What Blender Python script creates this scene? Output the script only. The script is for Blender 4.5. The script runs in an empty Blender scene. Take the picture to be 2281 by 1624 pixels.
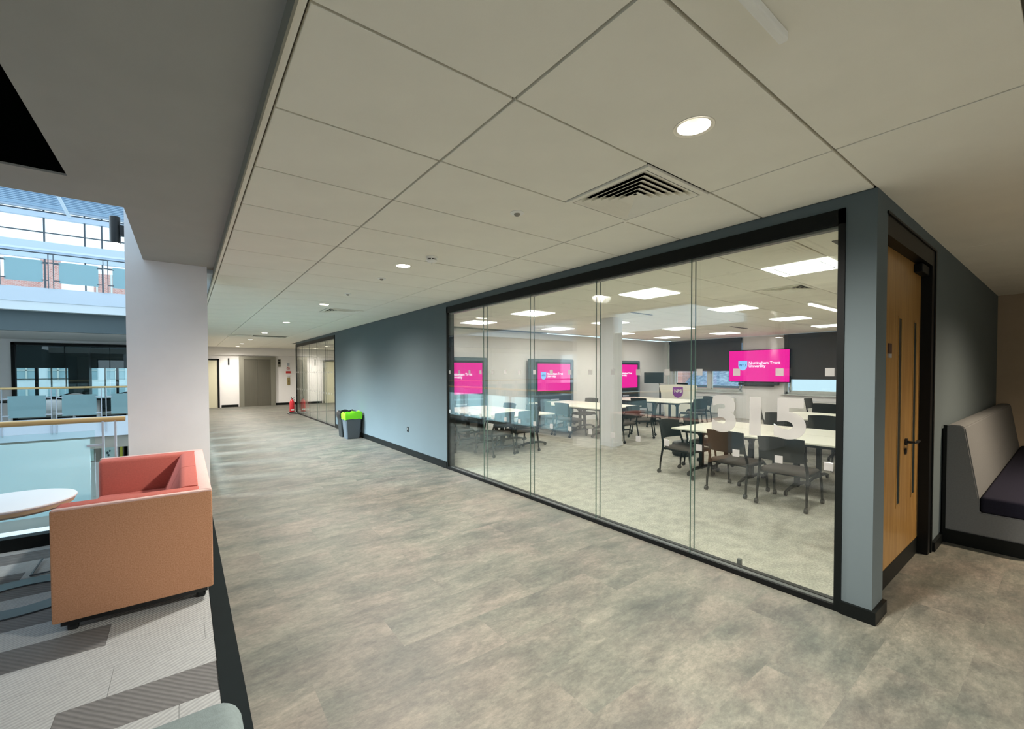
import bpy, bmesh, math, random
from mathutils import Vector, Matrix
random.seed(7)
PI = math.pi
COL = bpy.context.scene.collection
SC = bpy.context.scene

# ------------------------------------------------------------------ camera, world, exposure
CAM_H = 1.4597
yaw, pitch, roll = math.radians(36.8929), math.radians(-1.165), math.radians(-0.1376)
cyw, syw, cp, sp = math.cos(yaw), math.sin(yaw), math.cos(pitch), math.sin(pitch)
fwd = Vector((syw*cp, cyw*cp, sp)); rgt = Vector((cyw, -syw, 0)); upv = rgt.cross(fwd)
cr, sr = math.cos(roll), math.sin(roll)
r2 = rgt*cr + upv*sr; u2 = -rgt*sr + upv*cr
camd = bpy.data.cameras.new('camera'); cam = bpy.data.objects.new('camera', camd); COL.objects.link(cam)
cam.matrix_world = Matrix(((r2.x, u2.x, -fwd.x, 0), (r2.y, u2.y, -fwd.y, 0), (r2.z, u2.z, -fwd.z, CAM_H), (0, 0, 0, 1)))
camd.sensor_fit = 'HORIZONTAL'; camd.sensor_width = 36.0
camd.lens = 957.015/2281*36.0
camd.shift_x = (1140.5-1130.0)/2281; camd.shift_y = (847.10-812.0)/2281
camd.clip_start = 0.05; camd.clip_end = 200
SC.camera = cam
SC.view_settings.view_transform = 'Standard'; SC.view_settings.look = 'None'
SC.view_settings.gamma = 1.0; SC.view_settings.use_curve_mapping = False
SC.view_settings.exposure = 0.98
try:
    SC.cycles.use_denoising = True
    SC.cycles.transparent_max_bounces = 24
    SC.cycles.max_bounces = 10; SC.cycles.diffuse_bounces = 5; SC.cycles.glossy_bounces = 4
    SC.cycles.sample_clamp_indirect = 6.0
except Exception: pass
W = bpy.data.worlds.new('sky'); SC.world = W; W.use_nodes = True
bg = W.node_tree.nodes['Background']; bg.inputs[0].default_value = (0.68, 0.86, 1.0, 1); bg.inputs[1].default_value = .92

def lamp(kind, name, loc, power, color=(1, 1, 1), size=0.1, rot=(0, 0, 0), size_y=None, angle=None, blend=0.6):
    d = bpy.data.lights.new(name, kind); d.energy = power; d.color = color
    if kind == 'AREA':
        d.shape = 'RECTANGLE' if size_y else 'DISK'; d.size = size
        if size_y: d.size_y = size_y
    else: d.shadow_soft_size = size
    if kind == 'SPOT': d.spot_size = math.radians(angle or 120); d.spot_blend = blend
    o = bpy.data.objects.new(name, d); o.location = loc; o.rotation_euler = rot; COL.objects.link(o); return o

# added area lamp: cool fill thrown across the void onto the corridor floor
dl_dir = Vector((1.6, 9.2, 0))-Vector((-7.6, 10.5, 6.0))
void_fill_l = lamp('AREA', 'void_fill', (-7.6, 10.5, 6.0), 260, (.70, .88, 1.0), 3.6, rot=dl_dir.to_track_quat('-Z', 'Y').to_euler(), size_y=3.0)
void_fill_l.data.spread = math.radians(50)

# ------------------------------------------------------------------ materials
def lin(c):
    return tuple(((v/255)/12.92 if v/255 <= .04045 else ((v/255+.055)/1.055)**2.4) for v in c)
M = {}
def mat(name, rgb, rough=.6, metal=0, var=0, vscale=6, bump=0, bscale=80, stretch=(1, 1, 1), rgb2=None, spec=.5, coat=0, detail=4, fine=0, fscale=200):
    m = bpy.data.materials.new(name); m.use_nodes = True; nt = m.node_tree; b = nt.nodes['Principled BSDF']
    c = lin(rgb); b.inputs['Base Color'].default_value = (*c, 1); b.inputs['Roughness'].default_value = rough
    b.inputs['Metallic'].default_value = metal; b.inputs['Specular IOR Level'].default_value = spec
    b.inputs['Coat Weight'].default_value = coat
    tc = nt.nodes.new('ShaderNodeTexCoord'); mp = nt.nodes.new('ShaderNodeMapping'); mp.inputs['Scale'].default_value = stretch
    nt.links.new(tc.outputs['Object'], mp.inputs[0])
    if var or rgb2:
        n = nt.nodes.new('ShaderNodeTexNoise'); n.inputs['Scale'].default_value = vscale; n.inputs['Detail'].default_value = detail
        nt.links.new(mp.outputs[0], n.inputs[0])
        r = nt.nodes.new('ShaderNodeValToRGB'); nt.links.new(n.outputs[0], r.inputs[0])
        r.color_ramp.elements[0].position = .33; r.color_ramp.elements[1].position = .67
        if rgb2: a, d = lin(rgb2), c
        else: a, d = tuple(v*(1-var) for v in c), tuple(min(1, v*(1+var)) for v in c)
        r.color_ramp.elements[0].color = (*a, 1); r.color_ramp.elements[1].color = (*d, 1)
        out = r.outputs[0]
        if fine:
            n2 = nt.nodes.new('ShaderNodeTexNoise'); n2.inputs['Scale'].default_value = fscale; n2.inputs['Detail'].default_value = 2
            nt.links.new(mp.outputs[0], n2.inputs[0])
            mr = nt.nodes.new('ShaderNodeMapRange'); mr.inputs[1].default_value = .3; mr.inputs[2].default_value = .7
            mr.inputs[3].default_value = 1-fine; mr.inputs[4].default_value = 1+fine
            nt.links.new(n2.outputs[0], mr.inputs[0])
            mx = nt.nodes.new('ShaderNodeVectorMath'); mx.operation = 'SCALE'
            nt.links.new(out, mx.inputs[0]); nt.links.new(mr.outputs[0], mx.inputs['Scale']); out = mx.outputs[0]
        nt.links.new(out, b.inputs['Base Color'])
    if bump:
        n = nt.nodes.new('ShaderNodeTexNoise'); n.inputs['Scale'].default_value = bscale; n.inputs['Detail'].default_value = 3
        nt.links.new(mp.outputs[0], n.inputs[0])
        bp = nt.nodes.new('ShaderNodeBump'); bp.inputs['Strength'].default_value = bump; bp.inputs['Distance'].default_value = .004
        nt.links.new(n.outputs[0], bp.inputs['Height']); nt.links.new(bp.outputs[0], b.inputs['Normal'])
    M[name] = m; return m
def emis(name, rgb, strength):
    m = bpy.data.materials.new(name); m.use_nodes = True; nt = m.node_tree; nt.nodes.clear()
    e = nt.nodes.new('ShaderNodeEmission'); o = nt.nodes.new('ShaderNodeOutputMaterial')
    e.inputs[0].default_value = (*lin(rgb), 1); e.inputs[1].default_value = strength
    nt.links.new(e.outputs[0], o.inputs[0]); M[name] = m; return m
def glass(name, tint=(1, 1, 1), refl=1.0, frost=None, frost_fac=0):
    m = bpy.data.materials.new(name); m.use_nodes = True; nt = m.node_tree; nt.nodes.clear(); N = nt.nodes.new; L = nt.links.new
    o = N('ShaderNodeOutputMaterial'); t = N('ShaderNodeBsdfTransparent'); g = N('ShaderNodeBsdfGlossy'); mx = N('ShaderNodeMixShader')
    t.inputs[0].default_value = (*tint, 1); g.inputs['Roughness'].default_value = 0.0; g.inputs[0].default_value = (refl, refl, refl, 1)
    geo = N('ShaderNodeNewGeometry'); mr = N('ShaderNodeMapRange'); mr.inputs[3].default_value = 1.5; mr.inputs[4].default_value = 1/1.5
    L(geo.outputs['Backfacing'], mr.inputs[0]); f = N('ShaderNodeFresnel'); L(mr.outputs[0], f.inputs[0]); L(f.outputs[0], mx.inputs[0])
    if frost:
        d = N('ShaderNodeBsdfDiffuse'); d.inputs[0].default_value = (*lin(frost), 1); tr = N('ShaderNodeBsdfTranslucent'); tr.inputs[0].default_value = (*lin(frost), 1)
        a = N('ShaderNodeMixShader'); a.inputs[0].default_value = .5; L(d.outputs[0], a.inputs[1]); L(tr.outputs[0], a.inputs[2])
        b_ = N('ShaderNodeMixShader'); b_.inputs[0].default_value = frost_fac; L(t.outputs[0], b_.inputs[1]); L(a.outputs[0], b_.inputs[2]); L(b_.outputs[0], mx.inputs[1])
    else: L(t.outputs[0], mx.inputs[1])
    L(g.outputs[0], mx.inputs[2]); L(mx.outputs[0], o.inputs[0]); M[name] = m; return m

mat('ceiling_white', (244, 241, 228), .9, var=.02, vscale=3, bump=.15, bscale=260, spec=.1)
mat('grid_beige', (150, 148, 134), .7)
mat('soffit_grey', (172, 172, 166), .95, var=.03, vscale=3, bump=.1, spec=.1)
mat('wall_grey', (95, 106, 109), .8, var=.015, vscale=2, bump=.05, bscale=300, spec=.2)
mat('wall_white', (232, 229, 226), .8, var=.015, vscale=2, spec=.2)
mat('column_white', (230, 230, 232), .75, var=.02, vscale=4, bump=.08, bscale=60, spec=.25)
mat('wall_warm', (176, 160, 138), .85, var=.02, spec=.2)
mat('black_paint', (11, 15, 14), .5, spec=.2)
mat('black_metal', (8, 10, 10), .45, spec=.25)
mat('pure_black', (4, 6, 5), .95, spec=0)
mat('black_satin', (24, 26, 26), .28)
mat('strip_black', (24, 30, 31), .9, var=.05, spec=.1)
mat('rail_grey', (92, 96, 94), .4, metal=.3)
mat('carpet_light', (158, 160, 159), .95, bump=.4, bscale=500, var=.05, vscale=30, spec=.1)
mat('carpet_dark', (108, 107, 106), .95, bump=.4, bscale=500, var=.05, vscale=30, spec=.1)
mat('room_carpet', (182, 177, 166), .95, rgb2=(158, 156, 146), vscale=7, stretch=(1, 1.25, 1), bump=.3, bscale=400, fine=.2, fscale=60, spec=.1, detail=12)
mat('coral_fabric', (190, 106, 95), .95, var=.06, vscale=120, bump=.3, bscale=600, spec=.15)
mat('orange_fabric', (202, 154, 122), .95, rgb2=(180, 130, 98), vscale=160, bump=.4, bscale=700, spec=.15)
mat('teal_fabric', (118, 130, 130), .95, var=.06, vscale=90, bump=.3, bscale=500, spec=.15)
mat('bench_grey', (112, 114, 114), .95, var=.05, vscale=90, bump=.3, bscale=500, spec=.1)
mat('navy_fabric', (34, 34, 46), .9, var=.08, vscale=90, bump=.3, bscale=500, spec=.1)
mat('table_white', (232, 228, 212), .45, spec=.4)
mat('coffee_white', (225, 225, 228), .4, spec=.4)
mat('edge_beige', (190, 172, 142), .5)
mat('chair_black', (22, 24, 22), .55, spec=.3)
mat('chair_mesh', (30, 32, 28), .8, bump=.2, bscale=400)
mat('seat_brown', (84, 77, 72), .9, var=.1, vscale=90, spec=.15)
mat('caster_black', (28, 30, 30), .4)
mat('steel', (128, 124, 112), .38, metal=.85, var=.05, vscale=2, stretch=(30, 30, .6))
mat('steel_frame', (150, 147, 134), .4, metal=.7)
mat('chrome', (200, 200, 200), .2, metal=1)
mat('handrail_oak', (196, 164, 108), .35, var=.06, vscale=6, stretch=(.3, 8, 8), coat=.3)
mat('post_grey', (190, 196, 204), .35, metal=.5)
mat('white_paint', (224, 232, 236), .5)
mat('fascia_white', (206, 218, 230), .6)
mat('bin_grey', (78, 86, 92), .5)
mat('bin_black', (28, 34, 36), .45)
mat('bag_green', (120, 225, 20), .45, bump=.3, bscale=20)
mat('bag_black', (18, 20, 22), .35, bump=.4, bscale=20)
mat('red_paint', (190, 22, 34), .3, coat=.3)
mat('socket_dark', (40, 46, 48), .4)
mat('sign_white', (226, 226, 222), .5)
mat('sign_red', (190, 50, 44), .5)
mat('sign_brown', (70, 48, 42), .5)
mat('blind_grey', (78, 75, 74), .9, spec=.1)
mat('frame_white', (208, 212, 206), .5)
mat('screen_grey', (84, 104, 110), .45)
mat('screen_dark', (22, 40, 44), .3)
mat('radiator_white', (224, 222, 214), .4)
mat('smoke_white', (244, 244, 238), .4)
mat('dark_gap', (34, 34, 30), .8)
mat('brass', (190, 170, 120), .3, metal=.8)
mat('base_steel', (84, 92, 98), .4, metal=.4)
mat('far_dark', (60, 72, 74), .6)
mat('metal_roof', (176, 200, 218), .5)
mat('shield_blue', (150, 200, 245), .5)
mat('purple', (130, 66, 150), .5)
mat('paving', (176, 172, 160), .8, var=.05)
mat('slate', (168, 184, 202), .8, rgb2=(104, 122, 148), vscale=7, detail=8)
mat('warm_grey', (150, 146, 136), .8)  # plain warm grey, the parts' own tone
mat('poster', (210, 235, 235), .5, rgb2=(180, 215, 205), vscale=5)
mat('leaf_dark', (60, 84, 90), .6)
mat('lens_rim', (225, 220, 205), .4)
mat('yellow_green', (190, 190, 60), .6)
emis('panel_light', (255, 252, 247), 21.0)
emis('panel_rim', (255, 253, 243), 1.4)
emis('tube_light', (255, 250, 232), 2.0)
emis('lamp_lens', (255, 240, 205), 45.0)
emis('screen_pink', (232, 20, 148), .66)
emis('screen_shield', (140, 195, 245), .66)
emis('screen_text', (255, 235, 250), .7)
emis('screen_navy', (30, 50, 110), .66)
glass('clear_glass', (.985, 1.0, .99))
glass('balustrade_glass', (.9, .97, .96))
glass('frosted_glass', (.85, .97, .98), frost=(234, 252, 255), frost_fac=.86)
glass('tinted_glass', (.88, .96, .96))
glass('frosted_far', (.8, .95, .98), frost=(172, 205, 210), frost_fac=.9)
glass('frost_vinyl', (.95, .95, .95), frost=(205, 203, 200), frost_fac=.62)

# brick material
def brick_mat(name, c1, c2, mortar, scale):
    m = bpy.data.materials.new(name); m.use_nodes = True; nt = m.node_tree; b = nt.nodes['Principled BSDF']; b.inputs['Roughness'].default_value = .9
    t = nt.nodes.new('ShaderNodeTexCoord'); br = nt.nodes.new('ShaderNodeTexBrick'); mp = nt.nodes.new('ShaderNodeMapping')
    mp.inputs['Rotation'].default_value = (PI/2, 0, 0)
    br.inputs['Color1'].default_value = (*lin(c1), 1); br.inputs['Color2'].default_value = (*lin(c2), 1); br.inputs['Mortar'].default_value = (*lin(mortar), 1)
    br.inputs['Scale'].default_value = scale
    nt.links.new(t.outputs['Object'], mp.inputs[0]); nt.links.new(mp.outputs[0], br.inputs[0]); nt.links.new(br.outputs[0], b.inputs['Base Color']); M[name] = m
brick_mat('brick', (214, 150, 138), (196, 124, 110), (220, 212, 205), 4)

# vinyl floor: cloudy concrete look, streaks along x, faint plank joints
def floor_mat():
    m = bpy.data.materials.new('vinyl_floor'); m.use_nodes = True; nt = m.node_tree; b = nt.nodes['Principled BSDF']; N = nt.nodes.new; L = nt.links.new
    b.inputs['Specular IOR Level'].default_value = .4
    tc = N('ShaderNodeTexCoord')
    br = N('ShaderNodeTexBrick'); br.inputs['Color1'].default_value = (0, 0, 0, 1); br.inputs['Color2'].default_value = (1, 1, 1, 1); br.inputs['Mortar'].default_value = (.5, .5, .5, 1)
    br.inputs['Scale'].default_value = 1; br.inputs['Brick Width'].default_value = .914; br.inputs['Row Height'].default_value = .305; br.inputs['Mortar Size'].default_value = 0.0
    L(tc.outputs['Object'], br.inputs[0])
    sc_ = N('ShaderNodeVectorMath'); sc_.operation = 'SCALE'; sc_.inputs['Scale'].default_value = .5; L(br.outputs['Color'], sc_.inputs[0])
    ad = N('ShaderNodeVectorMath'); ad.operation = 'ADD'; L(tc.outputs['Object'], ad.inputs[0]); L(sc_.outputs[0], ad.inputs[1])
    def noise(scale, detail, st, rough=.6, dist=0):
        mp = N('ShaderNodeMapping'); mp.inputs['Scale'].default_value = st; L(ad.outputs[0], mp.inputs[0])
        n = N('ShaderNodeTexNoise'); n.inputs['Scale'].default_value = scale; n.inputs['Detail'].default_value = detail; n.inputs['Roughness'].default_value = rough; n.inputs['Distortion'].default_value = dist
        L(mp.outputs[0], n.inputs[0]); return n.outputs[0]
    def ramp(src, p0, c0, p1, c1):
        r = N('ShaderNodeValToRGB'); L(src, r.inputs[0]); e = r.color_ramp.elements
        e[0].position = p0; e[0].color = (*c0, 1); e[1].position = p1; e[1].color = (*c1, 1); return r.outputs[0]
    def mul(a_, b_, f=1):
        x = N('ShaderNodeMix'); x.data_type = 'RGBA'; x.blend_type = 'MULTIPLY'; x.inputs[0].default_value = f; L(a_, x.inputs[6]); L(b_, x.inputs[7]); return x.outputs[2]
    a = noise(2.4, 12, (.75, 1.5, 1), .68, .3); c = noise(9, 12, (.6, 1.4, 1), .78); w = noise(42, 8, (.7, 1.3, 1), .8); v = noise(5, 10, (.6, 1.5, 1), .7, 1.5); d = noise(1.4, 3, (1, 1, 1))
    col = ramp(a, .34, lin((80, 82, 78)), .64, lin((116, 112, 104)))
    col = mul(col, ramp(c, .38, (.70, .715, .71), .62, (1.2, 1.19, 1.16)), .9)
    col = mul(col, ramp(w, .36, (.74, .745, .74), .64, (1.2, 1.19, 1.17)), .9)
    col = mul(col, ramp(d, .40, (.95, 1.0, .965), .60, (1.03, .99, .975)))
    hi = ramp(v, .60, (1, 1, 1), .74, (1.28, 1.26, 1.22)); col = mul(col, hi)
    L(col, b.inputs['Base Color'])
    mr = N('ShaderNodeMapRange'); L(c, mr.inputs[0]); mr.inputs[3].default_value = .45; mr.inputs[4].default_value = .65; L(mr.outputs[0], b.inputs['Roughness'])
    M['vinyl_floor'] = m
floor_mat()
def wood_mat():
    m = bpy.data.materials.new('oak_door'); m.use_nodes = True; nt = m.node_tree; b = nt.nodes['Principled BSDF']; N = nt.nodes.new; L = nt.links.new
    tc = N('ShaderNodeTexCoord'); mp = N('ShaderNodeMapping'); mp.inputs['Scale'].default_value = (14, 14, 1.0); L(tc.outputs['Object'], mp.inputs[0])
    n = N('ShaderNodeTexNoise'); n.inputs['Scale'].default_value = 2.5; n.inputs['Detail'].default_value = 6; n.inputs['Distortion'].default_value = .6; L(mp.outputs[0], n.inputs[0])
    r = N('ShaderNodeValToRGB'); L(n.outputs[0], r.inputs[0]); e = r.color_ramp.elements
    e[0].position = .3; e[0].color = (*lin((146, 108, 56)), 1); e[1].position = .7; e[1].color = (*lin((176, 138, 80)), 1)
    L(r.outputs[0], b.inputs['Base Color']); b.inputs['Roughness'].default_value = .35; b.inputs['Coat Weight'].default_value = .2; M['oak_door'] = m
wood_mat()
# ribbed carpet: fine oblique ribs as relief
for nm, ang in (('carpet_light', -.52), ('carpet_dark', .84)):
    nt = M[nm].node_tree; b = nt.nodes['Principled BSDF']
    tc = nt.nodes.new('ShaderNodeTexCoord'); mp = nt.nodes.new('ShaderNodeMapping'); mp.inputs['Rotation'].default_value = (0, 0, ang)
    w = nt.nodes.new('ShaderNodeTexWave'); w.bands_direction = 'Y'; w.inputs['Scale'].default_value = 14; w.inputs['Distortion'].default_value = 1.2; w.inputs['Detail'].default_value = 2
    nt.links.new(tc.outputs['Object'], mp.inputs[0]); nt.links.new(mp.outputs[0], w.inputs[0])
    old = b.inputs['Base Color'].links[0].from_socket
    mr = nt.nodes.new('ShaderNodeMapRange'); mr.inputs[3].default_value = .86; mr.inputs[4].default_value = 1.06; nt.links.new(w.outputs[1], mr.inputs[0])
    sc = nt.nodes.new('ShaderNodeVectorMath'); sc.operation = 'SCALE'; nt.links.new(old, sc.inputs[0]); nt.links.new(mr.outputs[0], sc.inputs['Scale'])
    nt.links.new(sc.outputs[0], b.inputs['Base Color'])
    bp = nt.nodes.new('ShaderNodeBump'); bp.inputs['Strength'].default_value = .5; bp.inputs['Distance'].default_value = .004
    nt.links.new(w.outputs[1], bp.inputs['Height']); nt.links.new(bp.outputs[0], b.inputs['Normal'])

# ------------------------------------------------------------------ mesh helpers
class MB:
    def __init__(s): s.bm = bmesh.new()
    def box(s, x0, x1, y0, y1, z0, z1, bev=0, seg=2):
        t = bmesh.new(); bmesh.ops.create_cube(t, size=1)
        for v in t.verts: v.co = Vector((x0+(v.co.x+.5)*(x1-x0), y0+(v.co.y+.5)*(y1-y0), z0+(v.co.z+.5)*(z1-z0)))
        if bev: bmesh.ops.bevel(t, geom=list(t.edges), offset=bev, segments=seg, profile=.5, affect='EDGES')
        s._add(t); return s
    def _add(s, t, mt=None):
        if mt is not None: bmesh.ops.transform(t, matrix=mt, verts=t.verts)
        me = bpy.data.meshes.new('tmp'); t.to_mesh(me); s.bm.from_mesh(me); bpy.data.meshes.remove(me); t.free()
    def cyl(s, p0, p1, r0, r1=None, n=14, caps=True):
        r1 = r0 if r1 is None else r1
        p0, p1 = Vector(p0), Vector(p1); d = p1-p0; L = d.length
        t = bmesh.new(); bmesh.ops.create_cone(t, cap_ends=caps, segments=n, radius1=r0, radius2=r1, depth=L)
        q = Vector((0, 0, 1)).rotation_difference(d.normalized())
        s._add(t, Matrix.Translation((p0+p1)/2) @ q.to_matrix().to_4x4()); return s
    def tube(s, pts, r, n=8):
        pts = [Vector(p) for p in pts]; rings = []; prev = None
        for i, p in enumerate(pts):
            d = (pts[min(i+1, len(pts)-1)]-pts[max(i-1, 0)]).normalized()
            a = prev if prev else (Vector((0, 0, 1)) if abs(d.z) < .9 else Vector((1, 0, 0)))
            u = (a - d*a.dot(d)).normalized(); v = d.cross(u); prev = u
            rr = r[i] if isinstance(r, (list, tuple)) else r
            rings.append([s.bm.verts.new(p+(u*math.cos(2*PI*k/n)+v*math.sin(2*PI*k/n))*rr) for k in range(n)])
        for i in range(len(rings)-1):
            for k in range(n): s.bm.faces.new((rings[i][k], rings[i][(k+1) % n], rings[i+1][(k+1) % n], rings[i+1][k]))
        s.bm.faces.new(rings[0][::-1]); s.bm.faces.new(rings[-1]); return s
    def lathe(s, prof, c=(0, 0, 0), n=24, sx=1, sy=1, caps=True):
        rings = []
        for (r, z) in prof:
            rings.append([s.bm.verts.new((c[0]+sx*r*math.cos(2*PI*k/n), c[1]+sy*r*math.sin(2*PI*k/n), c[2]+z)) for k in range(n)])
        for i in range(len(rings)-1):
            for k in range(n): s.bm.faces.new((rings[i][k], rings[i][(k+1) % n], rings[i+1][(k+1) % n], rings[i+1][k]))
        if caps: s.bm.faces.new(rings[0][::-1]); s.bm.faces.new(rings[-1])
        return s
    def prism(s, poly, a0, a1, axis='z'):
        """poly in the two other axes, extruded along axis from a0 to a1"""
        def P(u, v, w): return {'z': (u, v, w), 'x': (w, u, v), 'y': (u, w, v)}[axis]
        A = [s.bm.verts.new(P(u, v, a0)) for u, v in poly]; B = [s.bm.verts.new(P(u, v, a1)) for u, v in poly]; n = len(poly)
        s.bm.faces.new(A); s.bm.faces.new(B[::-1])
        for i in range(n): s.bm.faces.new((A[i], B[i], B[(i+1) % n], A[(i+1) % n]))
        bmesh.ops.recalc_face_normals(s.bm, faces=s.bm.faces); return s
    def holed(s, x0, x1, y0, y1, z0, z1, cx, cy, r, n=32):
        A = [2*PI*k/n for k in range(n)]; O = []
        for a in A:
            c, q = math.cos(a), math.sin(a)
            t = min([((x1 if c > 0 else x0)-cx)/c if abs(c) > 1e-6 else 1e9, ((y1 if q > 0 else y0)-cy)/q if abs(q) > 1e-6 else 1e9])
            O.append([cx+c*t, cy+q*t])
        for X, Y in ((x0, y0), (x1, y0), (x1, y1), (x0, y1)):
            k = min(range(n), key=lambda i: (O[i][0]-X)**2+(O[i][1]-Y)**2); O[k] = [X, Y]
        L = []
        for z in (z0, z1):
            L.append(([s.bm.verts.new((p[0], p[1], z)) for p in O], [s.bm.verts.new((cx+r*math.cos(a), cy+r*math.sin(a), z)) for a in A]))
        for k in range(n):
            j = (k+1) % n
            for o, i in L: s.bm.faces.new((o[k], o[j], i[j], i[k]))
            s.bm.faces.new((L[0][0][k], L[0][0][j], L[1][0][j], L[1][0][k])); s.bm.faces.new((L[0][1][k], L[0][1][j], L[1][1][j], L[1][1][k]))
        return s
    def build(s, name, m, parent=None, smooth=False, loc=None, rot=None):
        bmesh.ops.recalc_face_normals(s.bm, faces=s.bm.faces)
        me = bpy.data.meshes.new(name); s.bm.to_mesh(me); s.bm.free()
        me.materials.append(M[m] if isinstance(m, str) else m)
        if smooth:
            for p in me.polygons: p.use_smooth = True
            try: me.set_sharp_from_angle(angle=math.radians(38))
            except Exception: pass
        o = bpy.data.objects.new(name, me); COL.objects.link(o)
        if parent: o.parent = parent
        if loc: o.location = loc
        if rot: o.rotation_euler = rot
        return o
def box(name, m, b, parent=None, bev=0, seg=2, **k): return MB().box(*b, bev=bev, seg=seg).build(name, m, parent, **k)
def tag(o, label=None, cat=None, group=None, kind=None):
    if label: o['label'] = label
    if cat: o['category'] = cat
    if group: o['group'] = group
    if kind: o['kind'] = kind
    return o
def thing(name, label, cat, loc=(0, 0, 0), rz=0, group=None):
    o = bpy.data.objects.new(name, None); COL.objects.link(o); o.location = loc; o.rotation_euler = (0, 0, rz); o.empty_display_size = .1
    return tag(o, label, cat, group)
def struct(name, m, boxes, label=None, bev=0):
    b = MB()
    for q in boxes: b.box(*q, bev=bev)
    o = b.build(name, m); o['kind'] = 'structure'
    if label: o['label'] = label
    return o
def copy_tree(o, parent=None):
    c = o.copy(); COL.objects.link(c)
    if parent: c.parent = parent
    for ch in [x for x in bpy.data.objects if x.parent == o]: copy_tree(ch, c)
    return c
def text(name, s, size, m, parent, loc, rot, depth=.001, offset=0, align='LEFT', spacing=1.0, sx=1.0):
    cu = bpy.data.curves.new(name, 'FONT'); cu.body = s; cu.size = size; cu.extrude = depth; cu.offset = offset; cu.align_x = align; cu.space_character = spacing; cu.space_line = .8
    t = bpy.data.objects.new(name, cu); COL.objects.link(t)
    dg = bpy.context.evaluated_depsgraph_get(); me = bpy.data.meshes.new_from_object(t.evaluated_get(dg)); bpy.data.objects.remove(t)
    for v in me.vertices: v.co.x *= sx
    me.materials.clear(); me.materials.append(M[m]); o = bpy.data.objects.new(name, me); COL.objects.link(o)
    o.parent = parent; o.location = loc; o.rotation_euler = rot; return o

C = 2.497           # suspended ceiling
XW = 3.15           # corridor wall plane
# ================================================================== SETTING
fl = struct('floor', 'vinyl_floor', [(.205, 9.1, -4, .7, -.3, 0), (.205, XW+.02, .7, 21.4, -.3, 0), (XW+.02, 8, 9.05, 21.4, -.3, 0), (XW+.02, 9.1, .7, .77, -.3, 0)], 'mottled grey-beige vinyl floor of the corridor')
struct('floor', 'room_carpet', [(XW+.02, 13.9, .77, 9.05, -.3, .0)], 'beige mottled carpet of the classroom behind the glass')
fc = struct('floor', 'carpet_light', [(-6, .11, -4, 5.2, -.3, -.004)], 'seating area floor laid with light and dark carpet planks')
box('edge_strip', 'strip_black', (.11, .205, -4, 5.55, -.05, .004), fc)
# carpet planks: rows .25 deep, planks 1.0 long
n = 0
dark = {9: [(-.46, .105)], 12: [(-1.36, -.36)], 14: [(-1.5, -.5)], 16: [(-1.0, 0)], 17: [(-2.2, -.95)], 19: [(-1.7, -.5)], 7: [(-1.2, -.2)], 5: [(-.6, .105)]}
for r in range(0, 21):
    y0 = .1 + r*.25; y1 = y0+.25
    segs = dark.get(r, [])
    offs = [-3.0, -2.0, -1.0, 0.0]; sh = (r*.37) % 1.0 - 1
    cuts = sorted(set([-3.0, .108]+[v for sg in segs for v in sg]+[c for c in [sh+k for k in range(-3, 3)] if -3 < c < .1 and all(not (a-.3 < c < b+.3) for a, b in segs)]))
    for a, b in zip(cuts[:-1], cuts[1:]):
        if b-a < .01: continue
        dk = any(abs(a-p) < .02 or (a >= p-.01 and b <= q+.01) for p, q in segs)
        y1c = min(y1, 5.2)
        box('carpet_plank', 'carpet_dark' if dk else 'carpet_light', (a+.0007, b-.0007, y0+.0007, y1c-.0007, -.004, .003), fc)

# --- grey corridor wall with openings (x = 3.15)
struct('wall_right', 'wall_grey', [(XW, XW+.12, .70, .845, 0, C), (XW, XW+.12, .845, 5.70, 2.424, C), (XW, XW+.12, 5.70, 11.70, 0, C),
        (XW, XW+.12, 11.70, 16.62, 2.424, C)], 'blue-grey corridor wall with two glazed openings')
struct('wall_front', 'wall_grey', [(XW+.12, 3.37, .70, .86, 0, C), (3.37, 4.76, .70, .86, 2.40, C), (4.76, 9.1, .70, .86, 0, C)], 'dark grey wall with the oak door beside the bench seat')
struct('wall_right', 'wall_warm', [(9.1, 9.3, -4, .86, 0, C+.1)], 'brownish end wall beyond the upholstered bench')
wb = struct('wall_back', 'wall_white', [(-6, -5, -4.2, -4, 0, C+.2), (-.4, 9.3, -4.2, -4, 0, C+.2), (-5, -.4, -4.2, -4, 0, .5), (-5, -.4, -4.2, -4, 2.4, C+.2)], 'wall behind the camera with an opening added for fill light')
wn = struct('added_window', 'black_paint', [(-5, -4.94, -4.15, -4.05, .5, 2.4), (-.46, -.4, -4.15, -4.05, .5, 2.4), (-2.73, -2.67, -4.15, -4.05, .5, 2.4), (-5, -.4, -4.15, -4.05, .5, .56), (-5, -.4, -4.15, -4.05, 2.34, 2.4)], 'added window frame for the fill lamp behind the camera')
lamp('AREA', 'rear_fill', (-2.7, -4.3, 1.5), 420, (.92, .97, 1), 4.4, rot=(-PI/2, 0, 0), size_y=1.8)  # added fill lamp behind its made-up window, brightens sofa and column fronts
struct('wall_back', 'wall_grey', [(-6.2, -6, -4.2, 5.2, 0, C+.2)])
struct('wall_left', 'wall_grey', [(-9.7, -9.5, 5.2, 14.5, -3.4, 3.2), (-9.7, -6.0, 5.2, 5.3, -3.4, 3.2)], 'unseen grey side wall of the void, added to darken glass reflections')  # added out of view so the glass reflects less open sky
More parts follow.
